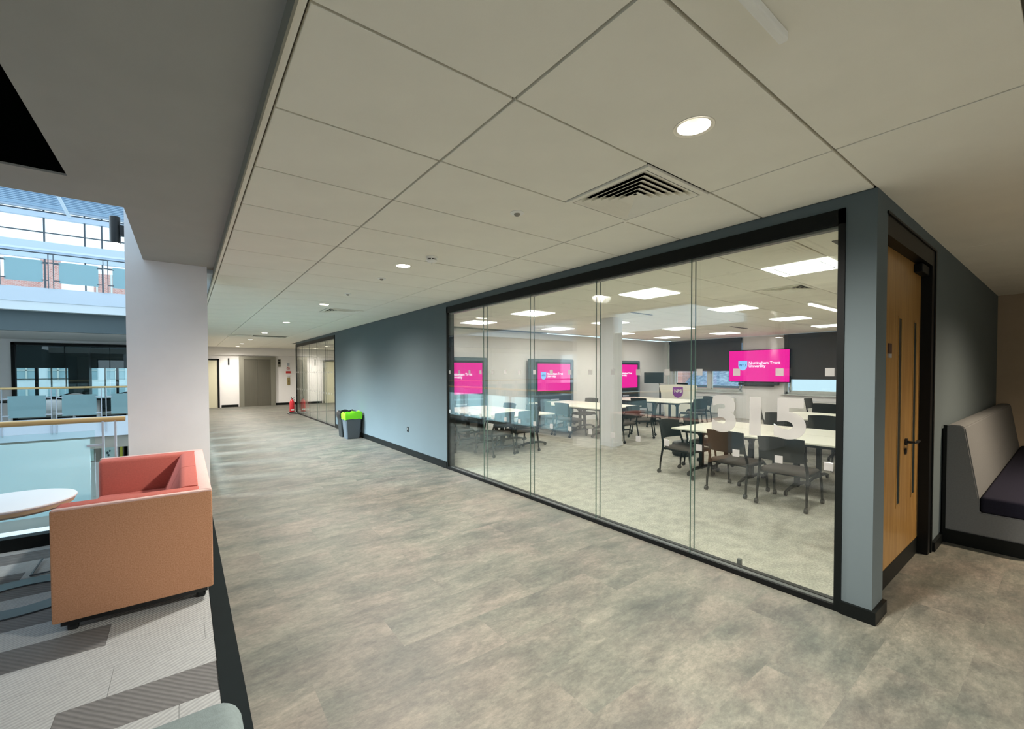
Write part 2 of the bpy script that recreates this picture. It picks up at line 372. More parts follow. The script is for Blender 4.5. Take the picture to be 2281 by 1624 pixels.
# skirtings
def skirt(name, boxes, m='black_paint'): return struct(name, m, boxes)
struct('baseboard_right', 'black_paint', [(XW-.02, XW, 5.70, 11.68, 0, .10)], 'black skirting along the grey corridor wall')
struct('baseboard_corner', 'black_paint', [(XW-.022, XW, .70, .848, 0, .075), (XW-.022, 3.37, .678, .70, 0, .075)], 'black skirting wrapped round the wall corner')
struct('baseboard_front', 'black_paint', [(4.80, 5.17, .678, .70, 0, .075)])
# --- room 315 shell
struct('wall_left', 'wall_white', [(XW+.12, 13.9, 8.9, 9.05, 0, C)], 'white classroom wall with the three presentation boards')
wx = 13.7
struct('wall_right', 'wall_white', [(wx, wx+.25, .77, 3.7, 0, C), (wx, wx+.25, 5.07, 6.22, 0, C), (wx, wx+.25, 8.62, 8.95, 0, C),
        (wx, wx+.25, 3.7, 5.07, 0, .80), (wx, wx+.25, 6.22, 8.62, 0, .80), (wx, wx+.25, 3.7, 5.07, 2.38, C), (wx, wx+.25, 6.22, 8.62, 2.38, C)], 'white outer wall of the classroom with two windows')
struct('baseboard_left', 'wall_white', [(XW+.12, 13.68, 8.885, 8.9, 0, .10)])
# lining of classroom south wall
struct('wall_front', 'wall_white', [(XW+.12, 3.37, .861, .875, 0, C), (5.0, 13.7, .861, .875, 0, C)])
# interior column
cl = struct('wall_pillar', 'column_white', [(6.58, 6.85, 5.38, 5.69, 0, C)], 'square white pillar standing inside the classroom')
box('plinth', 'column_white', (6.565, 6.865, 5.365, 5.705, 0, .08), cl)
# --- lobby and far wall
struct('wall_back', 'wall_white', [(.3, 8.2, 21.3, 21.5, 0, C+.1), (.3, 8.2, 21.2, 21.3, 2.17, C+.05)], 'cream lobby wall with the lift')
struct('wall_right', 'wall_white', [(8, 8.2, 9.05, 21.5, 0, C+.1)])
struct('wall_left', 'wall_white', [(.25, .35, 14.7, 21.3, 0, C+.1)])
struct('baseboard_back', 'black_paint', [(1.2, 1.80, 21.27, 21.3, 0, .1), (3.2, 5.02, 21.27, 21.3, 0, .1)])
# --- column beside the armchair
col1 = struct('wall_column', 'column_white', [(-.444, .2, 5.5, 6.0, -.1, 4.2)], 'broad white column beside the coral sofa')
col2 = struct('wall_column', 'column_white', [(-2.9, -2.1, 3.4, 3.8, 0, 2.56)], 'white column off to the left')
# --- soffit over the seating area (z 2.56), black opening, slab above
SZ = 2.56
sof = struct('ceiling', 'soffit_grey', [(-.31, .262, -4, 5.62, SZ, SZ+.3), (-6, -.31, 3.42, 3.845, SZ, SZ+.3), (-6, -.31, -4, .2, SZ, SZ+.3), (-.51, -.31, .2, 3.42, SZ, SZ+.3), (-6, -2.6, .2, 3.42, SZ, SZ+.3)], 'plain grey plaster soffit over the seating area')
struct('trim_1', 'pure_black', [(-2.6, -.51, .2, 3.42, SZ+.012, SZ+.03)], 'black opening in the plaster soffit')
struct('ceiling', 'fascia_white', [(-6, .262, -4, 3.845, SZ+.3, 3.4), (-.31, .262, 3.845, 14.5, SZ+.3, 3.4), (-.2, .262, 5.62, 14.5, C+.02, SZ+.3)])
struct('trim_2', 'grid_beige', [(.258, .266, -4, 14.6, C-.012, SZ+.02)], 'dark step face between plaster soffit and tiled ceiling')
# --- suspended tiled ceiling
ceil = struct('ceiling', 'grid_beige', [(.262, XW, -4, 21.3, C+.03, C+.2), (XW, 9.1, -4, .8, C+.03, C+.2), (XW, 13.9, .8, 8.95, C+.03, C+.2), (XW, 8, 8.95, 21.4, C+.03, C+.2)], 'white mineral tile ceiling of corridor and classroom')
box('ceiling_trim', 'ceiling_white', (.266, .288, -4, 21.3, C-.004, C+.03), ceil)
GAP = .006
XS = [.292, 1.022, 2.459, XW]
tile_cache = {}
def tile(x0, x1, y0, y1, hole=None):
    w, d = x1-x0-GAP*2, y1-y0-GAP*2
    key = (round(w, 3), round(d, 3), None if not hole else (round(hole[0]-x0, 3), round(hole[1]-y0, 3)))
    if key in tile_cache:
        o = bpy.data.objects.new('ceiling_tile', tile_cache[key]); COL.objects.link(o); o.parent = ceil
    else:
        b = MB()
        if hole: b.holed(0, w, 0, d, 0, .02, hole[0]-x0-GAP, hole[1]-y0-GAP, .066)
        else: b.box(0, w, 0, d, 0, .02, bev=.002, seg=1)
        o = b.build('ceiling_tile', 'ceiling_white', ceil); tile_cache[key] = o.data
    o.location = (x0+GAP, y0+GAP, C); return o
DL = [(1.745, 1.0), (1.73, 4.0), (1.73, 7.0), (1.72, 10.0), (1.71, 13.0), (1.70, 16.0), (1.70, 18.4), (1.70, 20.3), (1.745, -2.0)]
VENTS = [(1.878, 2.455, 1.316, 1.904), (1.87, 2.455, 7.316, 7.904), (.98, 1.55, 13.93, 14.49)]
row = lambda k: 1.31+.6*(k-1)
for k in range(-8, 34):
    y0, y1 = row(k), row(k+1)
    if y0 > 21.0: continue
    y1 = min(y1, 21.2)
    for i in range(3):
        x0, x1 = XS[i], XS[i+1]
        if i == 2 and y1 < .75: x1 = 5.30
        vent = [v for v in VENTS if v[0] > x0-.1 and v[1] < x1+.1 and y0-.1 < v[2] < y1-.3]
        if vent:
            v = vent[0]
            if i == 1 and v[0] > 1.5: tile(x0, v[0]-.002, y0, y1); tile(v[1]+.02, x1, y0, y1) if x1-v[1] > .05 else None
            continue
        h = [d for d in DL if x0 < d[0] < x1 and y0+.07 < d[1] < y1-.07]
        tile(x0, x1, y0, y1, h[0] if h else None)
    if y1 < .75: tile(5.30, 7.2, y0, y1); tile(7.2, 9.08, y0, y1)
    if y0 > 17: tile(XW, 5.3, y0, y1); tile(5.3, 7.95, y0, y1)
# room and second room tiles
RX = [XW+.13, 4.69, 5.25, 6.99, 7.55, 9.33, 9.89, 11.55, 12.15, 13.68]
RVENT = (5.90, 6.44, 1.99, 2.545)
for k in range(0, 13):
    y0, y1 = .875+.6*k+.0, .875+.6*(k+1); y1 = min(y1, 8.88)
    ys = 1.99+.0
for k in range(-1, 12):
    y0 = max(.88, 1.39+.6*k); y1 = min(8.88, 1.39+.6*(k+1))
    for i in range(len(RX)-1):
        x0, x1 = RX[i], RX[i+1]
        if k == 1 and x0 < 6 < x1: tile(x0, 5.90, y0, y1); tile(6.45, x1, y0, y1); continue
        tile(x0, x1, y0, y1)
for k in range(0, 22):
    y0 = 9.1+.6*k
    if y0+.6 > 17.3: break
    tile(XW+.13, 5.3, y0, y0+.6); tile(5.3, 7.95, y0, y0+.6)

# ================================================================== GLAZED PARTITIONS
def partition(name, ya, yb, joints, label, ztop=2.33, zhead=2.424, post=.035, dots=True, gx=XW):
    w = struct(name, 'black_paint', [(gx-.012, gx+.10, ya, ya+post, 0, zhead), (gx-.012, gx+.10, yb-post, yb, 0, zhead), (gx-.012, gx+.10, ya, yb, zhead-.09, zhead)], label)
    box('sill_rail', 'black_metal', (gx-.012, gx+.012, ya+post, yb-post, 0, .035), w)
    box('sill_channel', 'rail_grey', (gx+.012, gx+.06, ya+post, yb-post, 0, .03), w)
    box('sill_rail', 'black_metal', (gx+.06, gx+.10, ya+post, yb-post, 0, .035), w)
    box('head_channel', 'rail_grey', (gx+.02, gx+.07, ya+post, yb-post, zhead-.105, zhead-.09), w)
    js = [ya+post]+joints+[yb-post]
    for px in (gx+.004, gx+.062):
        for a, b in zip(js[:-1], js[1:]):
            box('glass_pane', 'clear_glass', (px, px+.010, a+.0015, b-.0015, .02, zhead-.09), w)
        for j in joints: box('glass_joint', 'glass_edge', (px-.0005, px+.0105, j-.0018, j+.0018, .03, zhead-.09), w)
    if dots:
        y = ya+.072
        while y < yb-.05:
            for z in (1.451, .871): box('frosted_square', 'frost_vinyl', (gx+.0015, gx+.0035, y-.024, y+.024, z-.025, z+.025), w)
            y += .277
    return w
m = mat('glass_edge', (70, 92, 82), .15, spec=.8)
w1 = partition('window_1', .845, 5.70, [1.819, 2.786, 3.768, 4.724], 'black framed double glazed screen in front of the classroom')
text('room_number', '315', .345, 'frost_vinyl', w1, (XW+.0018, 1.655, 1.030), (PI/2, 0, -PI/2), depth=.0008, offset=.016, sx=1.12, spacing=1.11)
box('door_stop', 'rail_grey', (XW+.13, XW+.16, 1.49, 1.52, 0, .06), w1, bev=.006)
w2 = partition('window_2', 11.70, 16.62, [12.68, 13.66, 14.64, 15.62], 'far black framed glazed screen past the grey wall')
# return of far glazing
w3 = struct('window_3', 'black_paint', [(XW+.1, 5.3, 16.56, 16.62, 2.33, 2.424), (XW+.1, 5.3, 16.56, 16.62, 0, .04), (5.27, 5.33, 16.56, 16.62, 0, 2.424)])
box('glass_pane', 'clear_glass', (XW+.1, 5.27, 16.585, 16.595, .04, 2.33), w3)
struct('trim_3', 'wall_grey', [(XW+.1, 8, 16.54, 16.64, 2.424, C)])

# ================================================================== DOOR
d = struct('door_1', 'black_metal', [(3.37, 4.76, .70, .86, 2.275, 2.40), (4.675, 4.765, .70, .86, 0, 2.275), (3.37, 3.40, .77, .86, 0, 2.275)], 'oak veneer classroom door in a black frame')
LF = .765
# leaf built round the two vision slots
lf = MB()
sl = [(3.985, 4.09), (4.435, 4.545)]; z0, z1 = .49, 1.84; leaf = (3.40, 4.675)
lf.box(leaf[0], leaf[1], LF, LF+.045, .13, z0); lf.box(leaf[0], leaf[1], LF, LF+.045, z1, 2.275)
for a, b in ((leaf[0], sl[0][0]), (sl[0][1], sl[1][0]), (sl[1][1], leaf[1])): lf.box(a, b, LF, LF+.045, z0, z1)
leafo = lf.build('door_leaf', 'oak_door', d)
box('kick_plate', 'black_paint', (leaf[0], leaf[1], LF-.003, LF+.04, .005, .13), d)
for a, b in sl:
    box('vision_glass', 'screen_dark', (a+.012, b-.012, LF-.001, LF+.03, z0+.01, z1-.01), d)
    q = MB(); q.box(a, a+.014, LF-.004, LF+.02, z0+.02, z1-.014); q.box(b-.014, b, LF-.004, LF+.02, z0+.02, z1-.014); q.box(a, b, LF-.004, LF+.02, z1-.014, z1); q.box(a, b, LF-.004, LF+.02, z0, z0+.02)
    q.build('glazing_bead', 'oak_door', d)
hd = MB(); hd.cyl((4.24, LF, .935), (4.24, LF-.012, .935), .026, n=20); hd.tube([(4.24, LF-.01, .935), (4.24, LF-.05, .935), (4.26, LF-.055, .935), (4.36, LF-.055, .935)], .010, 10)
hd.build('door_handle', 'black_satin', d, smooth=True)
q = MB(); q.cyl((4.24, LF, .865), (4.24, LF-.008, .865), .024, n=20); q.build('lock_escutcheon', 'black_satin', d, smooth=True)
box('door_sign', 'sign_brown', (3.72, 3.80, LF-.006, LF, 1.575, 1.64), d); box('door_sign', 'post_grey', (3.74, 3.80, LF-.006, LF, 1.545, 1.572), d)
box('door_closer', 'black_paint', (4.42, 4.66, LF-.05, LF, 2.20, 2.265), d, bev=.005)
struct('trim_4', 'black_paint', [(3.35, 4.79, .692, .70, 2.395, 2.41), (4.755, 4.79, .692, .70, 0, 2.41)])

# ================================================================== CEILING FIXTURES
def downlight(x, y, label, first=[None]):
    if first[0] is None:
        t = thing('downlight', label, 'downlight', (x, y, C), 0, 'downlights down the corridor'); first[0] = t
        MB().lathe([(.066, .0), (.075, -.001), (.082, -.003), (.084, .0), (.084, .002), (.066, .002), (.066, 0)], n=28, caps=False).build('trim_ring', 'lens_rim', t, smooth=True)
        b = MB(); n = 24
        rr = []
        for (r, z) in ((.066, .001), (.060, .02), (.048, .045)): rr.append([b.bm.verts.new((r*math.cos(2*PI*k/n), r*math.sin(2*PI*k/n), z)) for k in range(n)])
        for i in range(2):
            for k in range(n): b.bm.faces.new((rr[i][k], rr[i][(k+1) % n], rr[i+1][(k+1) % n], rr[i+1][k]))
        b.build('reflector', 'reflector', t, smooth=True)
        MB().cyl((0, 0, .044), (0, 0, .048), .047, n=20).build('lens', 'lamp_lens', t)
    else:
        t = copy_tree(first[0]); t.location = (x, y, C); t['label'] = label
    lamp('SPOT', 'downlight_lamp', (x, y, C-.002), DLP*(.5 if y > 17.5 else .7 if y > 15 else .62 if y > 6 else 1), (1.0, .94, .86), .09, angle=165, blend=1.0)
DLP = 350
emis('reflector', (255, 246, 222), 10.0)  # reflector cone glows itself, standing in for lamp light bouncing off it
near_lab = ['round recessed downlight nearest the camera, in the ceiling above the glass screen', 'second downlight from the camera, left of the smoke detector', 'third downlight from the camera, just before the second square vent',
  'fourth downlight from the camera, beyond the second square vent', 'fifth downlight from the camera, before the farthest vent', 'sixth downlight from the camera, near the lift lobby', 'seventh downlight from the camera, in front of the lift', 'farthest downlight, closest to the lift doors', 'downlight behind the camera position']
for (x, y), l in zip(DL, near_lab): downlight(x, y, l)
for x, y in ((5.2, 18.5), (6.5, 18.5), (5.2, 13)): downlight(x, y, 'small downlight seen through the far glazed screen at y %s' % ('left' if x < 6 and y > 15 else 'right' if x > 6 else 'near'))
for o in list(bpy.data.objects):
    if o.get('label', '').startswith('small downlight seen'): o['label'] = {'left': 'left of the small downlights seen through the far glazed screen', 'right': 'right of the small downlights seen through the far glazed screen', 'near': 'nearest small downlight behind the far glazed screen'}[o['label'].split()[-1]]
lamp('SPOT', 'alcove_lamp', (5.6, -.9, C-.02), 270, (1, .8, .6), .05, angle=150, blend=1)

def vent(x0, x1, y0, y1, label, z=C, lit=True):
    t = thing('air_vent', label, 'vent', ((x0+x1)/2, (y0+y1)/2, z), 0, 'square ceiling diffusers'); w = (x1-x0)/2; dpt = (y1-y0)/2
    def ring(b, a, c_, za, zb, th=.004):
        # sloped square ring: inner half-size a at zb (top), outer c_ at za
        V = []
        for (s_, zz) in ((c_, za), (a, zb)):
            V.append([b.bm.verts.new((sx*s_*w, sy*s_*dpt, zz)) for sx, sy in ((-1, -1), (1, -1), (1, 1), (-1, 1))])
            V.append([b.bm.verts.new((sx*(s_)*w, sy*(s_)*dpt, zz+th)) for sx, sy in ((-1, -1), (1, -1), (1, 1), (-1, 1))])
        for k in range(4):
            j = (k+1) % 4
            b.bm.faces.new((V[0][k], V[0][j], V[2][j], V[2][k])); b.bm.faces.new((V[1][k], V[1][j], V[3][j], V[3][k]))
            b.bm.faces.new((V[0][k], V[0][j], V[1][j], V[1][k])); b.bm.faces.new((V[2][k], V[2][j], V[3][j], V[3][k]))
    b = MB()
    for a in (((-w, w, -dpt, -dpt*.90), (-w, w, dpt*.90, dpt), (-w, -w*.90, -dpt*.90, dpt*.90), (w*.90, w, -dpt*.90, dpt*.90))): b.box(*a, -.009, .004)
    b.build('frame', 'ceiling_white', t)
    MB().box(-w*.9, w*.9, -dpt*.9, dpt*.9, .026, .029).build('backing', 'pure_black', t)
    for i in range(6):
        s0 = .88-.13*i; b = MB(); ring(b, max(s0-.19, .015), s0, -.009, .018, .0025); b.build('louvre', 'ceiling_white', t)
    return t
vent(*VENTS[0], 'large square four-way air vent in the ceiling nearest the camera')
vent(*VENTS[1], 'square air vent in the corridor ceiling beside the third downlight')
vent(*VENTS[2], 'farthest square air vent, high before the lift')
vent(5.90, 6.44, 1.99, 2.545, 'square air vent in the classroom ceiling behind the glass')

def small_sensor(x, y, label, r=.022):
    t = thing('ceiling_sensor', label, 'sensor', (x, y, C), 0)
    MB().lathe([(.045, 0), (.046, -.004), (.030, -.008), (.020, -.008)], n=20).build('flange', 'smoke_white', t, smooth=True)
    MB().lathe([(.020, -.006), (.020, -.012), (.012, -.022), (.004, -.024)], n=16).build('eye', 'warm_grey', t, smooth=True)
small_sensor(1.752, 2.223, 'small round ceiling sensor left of the large vent')
small_sensor(1.761, 4.665, 'small ceiling sensor just beyond the second downlight')
small_sensor(1.748, 5.851, 'small dark ceiling sensor before the third downlight')
t = thing('smoke_detector', 'white dome smoke detector hanging under the ceiling by the second downlight', 'smoke detector', (1.80, 3.53, C))
MB().lathe([(.05, 0), (.052, -.012), (.040, -.018), (.040, -.020)], n=24).build('base', 'smoke_white', t, smooth=True)
MB().lathe([(.036, -.018), (.036, -.034)], n=24).build('dark_slot', 'pure_black', t)
MB().lathe([(.048, -.032), (.046, -.040), (.034, -.048), (.010, -.052)], n=24).build('dome', 'smoke_white', t, smooth=True)
for a in [k*PI/3 for k in range(6)]: box('rib', 'smoke_white', (.044*math.cos(a)-.004, .044*math.cos(a)+.004, .044*math.sin(a)-.004, .044*math.sin(a)+.004, -.036, -.018), t)
MB().cyl((0, 0, -.05), (0, 0, -.068), .005, .002, n=8).build('pin', 'smoke_white', t)
tag(box('ceiling_bar', 'smoke_white', (.6, 1.49, .548, .575, C-.03, C), bev=.006), 'slim white bar fixed under the ceiling at the top edge', 'ceiling fitting')

# classroom light panels
PL = [((4.69, 5.25, 1.39, 1.95), 'light panel nearest the camera at top right behind the glass'), ((4.69, 5.25, 3.18, 3.74), 'light panel above the fourth glass pane, next nearest'),
 ((4.69, 5.25, 5.58, 6.14), 'light panel seen through the second glass pane'), ((4.69, 5.25, 7.35, 7.91), 'light panel seen through the left end pane'),
 ((6.99, 7.55, 3.18, 3.74), 'light panel right of the wide pale ceiling reflection'), ((6.99, 7.55, 7.35, 7.91), 'light panel before the middle board'),
 ((9.33, 9.89, 3.18, 3.74), 'light panel above the wall television'), ((9.33, 9.89, 5.58, 6.14), 'light panel just right of the pillar'),
 ((11.58, 12.14, 3.18, 3.74), 'light panel at the right edge above the far blind'), ((11.58, 12.14, 5.58, 6.14), 'light panel in front of the television pier'),
 ((11.58, 12.14, 7.35, 7.91), 'farthest light panel near the corner of the room'), ((9.33, 9.89, 7.35, 7.91), 'light panel behind the pillar top'), ((6.99, 7.55, 5.75, 6.31), 'light panel hidden beside the pillar head')]
base = None
for (x0, x1, y0, y1), l in PL:
    if base is None:
        base = thing('ceiling_light', 'square ' + l, 'ceiling light', ((x0+x1)/2, (y0+y1)/2, C), 0, 'square classroom light panels'); t = base
        b = MB()
        for a in ((-.28, .28, -.28, -.20), (-.28, .28, .20, .28), (-.28, -.20, -.20, .20), (.20, .28, -.20, .20)): b.box(*a, -.014, 0)
        b.build('frame', 'panel_rim', t)
        b = MB()
        for a in ((-.20, .20, -.20, -.192), (-.20, .20, .192, .20), (-.20, -.192, -.2, .2), (.192, .20, -.2, .2)): b.box(*a, -.015, -.002)
        b.build('seam', 'dark_gap', t)
        box('diffuser', 'panel_light', (-.194, .194, -.194, .194, -.011, -.002), t)
    else:
        t = copy_tree(base); t.location = ((x0+x1)/2, (y0+y1)/2, C); t['label'] = 'square ' + l
t = thing('light_bar', 'long thin tube light below the classroom ceiling', 'ceiling light', (8.22, 2.45, C)); box('diffuser', 'tube_light', (-.70, .70, -.02, .02, -.05, -.025), t); box('housing', 'smoke_white', (-.72, .72, -.035, .035, -.025, 0), t)
def slot(x0, x1, y, l, dx=1):
    o = box('slot_diffuser', 'dark_gap', (x0, x1, y-.025, y+.025, C-.006, C) if dx else (y-.025, y+.025, x0, x1, C-.006, C)); tag(o, l, 'vent')
slot(4.15, 5.1, 1.18, 'dark slot vent at top right behind the glass'); slot(6.3, 6.9, 4.75, 'thin dark slot vent above the pillar')
slot(10.2, 11.0, 4.9, 'thin dark slot vent before the television')

# ================================================================== CORRIDOR THINGS
t = thing('wall_socket', 'small dark wall socket low on the grey wall', 'socket', (XW, 7.127, .44))
box('plate', 'socket_dark', (-.008, 0, -.035, .035, -.045, .045), t, bev=.002); box('switch', 'sign_white', (-.011, -.008, -.010, .010, 0, .02), t); box('slot', 'pure_black', (-.010, -.008, -.02, .02, -.03, -.01), t)

def bin_(x, y, rz, body, bag, label):
    t = thing('waste_bin', label, 'bin', (x, y, 0), rz, 'bins against the grey wall')
    b = MB(); rings = []
    for (hw, hd, z) in ((.135, .11, .0), (.14, .115, .02), (.175, .15, .50), (.182, .157, .505), (.182, .157, .53)):
        rings.append([b.bm.verts.new((sx*hw, sy*hd, z)) for sx, sy in ((-1, -.86), (-.86, -1), (.86, -1), (1, -.86), (1, .86), (.86, 1), (-.86, 1), (-1, .86))])
    for i in range(len(rings)-1):
        for k in range(8): b.bm.faces.new((rings[i][k], rings[i][(k+1) % 8], rings[i+1][(k+1) % 8], rings[i+1][k]))
    b.bm.faces.new(rings[0][::-1]); b.build('body', body, t)
    b = MB(); rings = []; nn = 24
    for (s_, z, amp) in ((1.03, .43, .012), (1.06, .50, .006), (1.05, .545, .008), (.96, .58, .022), (.80, .57, .02), (.70, .50, .01)):
        ring = []
        for k in range(nn):
            a = 2*PI*k/nn; cx, cy = math.cos(a), math.sin(a); q = max(abs(cx), abs(cy))**.85
            ring.append(b.bm.verts.new((s_*.182*cx/q, s_*.157*cy/q, z+random.uniform(-amp, amp))))
        rings.append(ring)
    for i in range(len(rings)-1):
        for k in range(nn): b.bm.faces.new((rings[i][k], rings[i][(k+1) % nn], rings[i+1][(k+1) % nn], rings[i+1][k]))
    b.bm.faces.new(rings[-1]); b.build('bin_liner', bag, t, smooth=True); return t
bin_(2.925, 9.60, 0, 'bin_grey', 'bag_green', 'grey waste bin with bright green liner')
bin_(2.925, 9.98, 0, 'bin_black', 'bag_black', 'dark waste bin with black liner behind the green-lined one')

t = thing('fire_extinguisher', 'red fire extinguisher on a floor stand beside the far glass', 'fire extinguisher', (2.98, 16.50, 0))
MB().lathe([(.055, .06), (.075, .07), (.078, .09), (.078, .40), (.06, .46), (.025, .49), (.02, .52)], n=20).build('cylinder', 'red_paint', t, smooth=True)
box('label', 'sign_white', (-.05, .05, -.080, -.076, .12, .17), t)
b = MB(); b.tube([(0, 0, .52), (-.01, -.02, .55), (-.04, -.03, .60)], .012); b.tube([(0, 0, .52), (.03, 0, .55), (.08, 0, .56)], .008); b.tube([(.0, 0, .53), (.085, 0, .50), (.10, -.01, .3), (.095, -.02, .14)], .008); b.build('valve_and_hose', 'black_satin', t, smooth=True)
b = MB(); b.box(-.13, .16, -.12, .12, 0, .02); b.box(-.10, .13, -.10, .10, .04, .06); b.box(-.02, .02, .06, .09, 0, .5); b.build('stand', 'black_paint', t)
box('stand_base', 'sign_white', (-.11, .14, -.11, .11, .02, .04), t)

# lift
t = struct('door_2', 'steel_frame', [(1.83, 2.01, 21.22, 21.3, 0, 2.13), (3.01, 3.19, 21.22, 21.3, 0, 2.13), (2.01, 3.01, 21.22, 21.3, 2.01, 2.13)], 'brushed steel lift entrance at the corridor end')
box('lift_panel', 'steel', (2.012, 2.508, 21.25, 21.28, .0, 2.01), t); box('lift_panel', 'steel', (2.512, 3.008, 21.25, 21.28, .0, 2.01), t)
t = struct('door_3', 'black_paint', [(.55, 1.14, 21.24, 21.3, 1.95, 2.01), (1.07, 1.14, 21.24, 21.3, 0, 2.01)], 'pale flush door left of the lift')
mat('edge_leaf', (200, 196, 170), .5); box('door_leaf', 'edge_leaf', (.55, 1.07, 21.265, 21.3, 0, 1.95), t)
t = struct('door_4', 'black_paint', [(5.06, 6.1, 21.24, 21.3, 1.97, 2.03), (5.06, 5.12, 21.24, 21.3, 0, 2.03)], 'pale door seen through the far glass'); box('door_leaf', 'edge_leaf', (5.12, 6.1, 21.265, 21.3, 0, 1.97), t); box('door_leaf_notice', 'sign_white', (5.15, 5.33, 21.25, 21.265, 1.65, 1.9), t)
def plate(name, m, x, z, w, h, label, cat, y=21.3):
    o = box(name, m, (x-w/2, x+w/2, y-.03, y, z-h/2, z+h/2), bev=.004); return tag(o, label, cat)
plate('wall_light', 'black_paint', 1.47, 1.90, .05, .28, 'thin dark wall light between the left door and the lift', 'wall light'); plate('wall_light', 'black_paint', 4.70, 1.80, .05, .28, 'thin dark wall light seen through the far glass', 'wall light')
t = thing('lift_indicator', 'dark floor indicator plate right of the lift', 'indicator', (3.355, 21.3, 1.86)); box('plate', 'steel_frame', (-.055, .055, -.02, 0, -.17, .17), t); box('display', 'pure_black', (-.045, .045, -.024, -.02, -.03, .05), t); box('arrow_plate', 'dark_gap', (-.045, .045, -.024, -.02, .08, .14), t)
t = thing('safety_sign', 'no smoking sign between indicator and glass corner', 'sign', (3.71, 21.3, 1.62)); box('board', 'sign_white', (-.08, .08, -.01, 0, -.09, .09), t)
b = MB(); b.tube([(.055*math.cos(a), -.014, .055*math.sin(a)) for a in [k*2*PI/20 for k in range(21)]], .009, 6); b.tube([(-.04, -.014, .04), (.04, -.014, -.04)], .008, 6); b.build('prohibition_ring', 'sign_red', t); box('cigarette', 'pure_black', (-.03, .03, -.013, -.010, -.008, .008), t)
plate('notice', 'sign_red', 3.71, 1.45, .19, .10, 'red notice under the no smoking sign', 'sign'); plate('notice', 'sign_white', 3.71, 1.30, .14, .07, 'small white notice under the red one', 'sign')
plate('notice', 'post_grey', 3.71, 1.80, .10, .12, 'small grey notice above the no smoking sign', 'sign')
t = thing('lift_call_plate', 'brass lift call button plate by the far corner', 'button plate', (3.725, 21.3, 1.05)); box('plate', 'brass', (-.06, .06, -.015, 0, -.17, .17), t, bev=.01); MB().cyl((0, -.015, .0), (0, -.022, 0), .025, n=12).build('button', 'dark_gap', t)

# ================================================================== SOFAS
def soft(name, m, b, parent, bev=.03, seg=4): return MB().box(*b, bev=bev, seg=seg).build(name, m, parent, smooth=True)
def sofa(x0, x1, y0, y1, h, label, shell, lining, top, name='sofa', back_m=None):
    """box sofa, back on +x side, arms at both y ends; z from .075"""
    t = thing(name, label, 'sofa', (x0, y0, 0)); w, L = x1-x0, y1-y0; zb = .075
    soft('arm', shell, (0, w, 0, .045, zb, h-.004), t, .010, 2); soft('arm', shell, (0, w, L-.045, L, zb, h-.004), t, .010, 2)
    soft('back', shell, (w-.05, w-.012, .006, L-.006, zb, h-.003), t, .010, 2)
    if back_m: tag(soft('back_panel', back_m, (w-.012, w, .012, L-.012, zb+.002, h-.02), t, .004, 2), 'dark teal outer back')
    soft('arm_piping', top, (0.004, w, 0.001, .042, h-.018, h), t, .008, 2); soft('arm_piping', top, (0.004, w, L-.045, L-.001, h-.018, h+.003), t, .008, 2)
    soft('back_piping', top, (w-.075, w-.001, .02, L-.02, h-.018, h), t, .008, 2)
    soft('arm_lining', lining, (.006, w-.05, .03, .165, .2, h+.002), t, .028, 4); soft('arm_lining', lining, (.006, w-.05, L-.165, L-.03, .2, h+.002), t, .028, 4)
    mid = L/2
    for a, b in ((.165, mid-.005), (mid+.005, L-.165)):
        q = MB(); arc = [(w-.135+.045*math.cos(u), h-.038+.042*math.sin(u)) for u in [PI*.93-k*PI*.43/6 for k in range(7)]]
        q.prism([(w-.30, .38), (w-.052, .38), (w-.062, h-.012), (w-.074, h+.004)]+arc[::-1], a, b, 'y'); q.build('back_cushion', lining, t, smooth=True)
        soft('seat_cushion', lining, (.0, w-.12, a, b, .24, .42), t, .035, 4)
    soft('base', shell, (.01, w-.02, .02, L-.02, zb, .26), t, .01, 2)
    for fx in (.05, w-.09):
        for fy in (.05, L-.09): box('foot', 'black_satin', (fx, fx+.05, fy, fy+.05, 0, zb), t, bev=.012)
    b = MB(); b.box(.03, w-.03, .03, .06, .045, zb); b.build('foot_rail', 'black_satin', t); return t
mat('dark_teal', (46, 66, 72), .95, spec=.1)
mat('pale_pink', (212, 178, 170), .9, var=.04, vscale=90, bump=.2, bscale=400)
sofa(-.602, .13, 3.35, 5.13, .708, 'coral and orange fabric box sofa beside the white column', 'orange_fabric', 'coral_fabric', 'pale_pink', back_m='dark_teal')
t = thing('sofa', 'grey-green fabric sofa corner at the bottom edge of the picture', 'sofa', (-.64, -.53, .01))
b = MB(); b.box(0, .735, 1.58, 1.725, .07, .70, bev=.05, seg=5); b.build('arm', 'teal_fabric', t, smooth=True)
soft('back', 'teal_fabric', (.60, .733, .0, 1.66, .07, .697), t, .045, 5); soft('seat_cushion', 'teal_fabric', (0, .62, .1, 1.6, .2, .42), t, .04); soft('arm', 'teal_fabric', (0, .735, 0, .12, .08, .69), t, .05, 5)
for fx in (.05, .6):
    for fy in (.05, 1.6): box('foot', 'black_satin', (fx, fx+.05, fy, fy+.05, 0, .08), t)

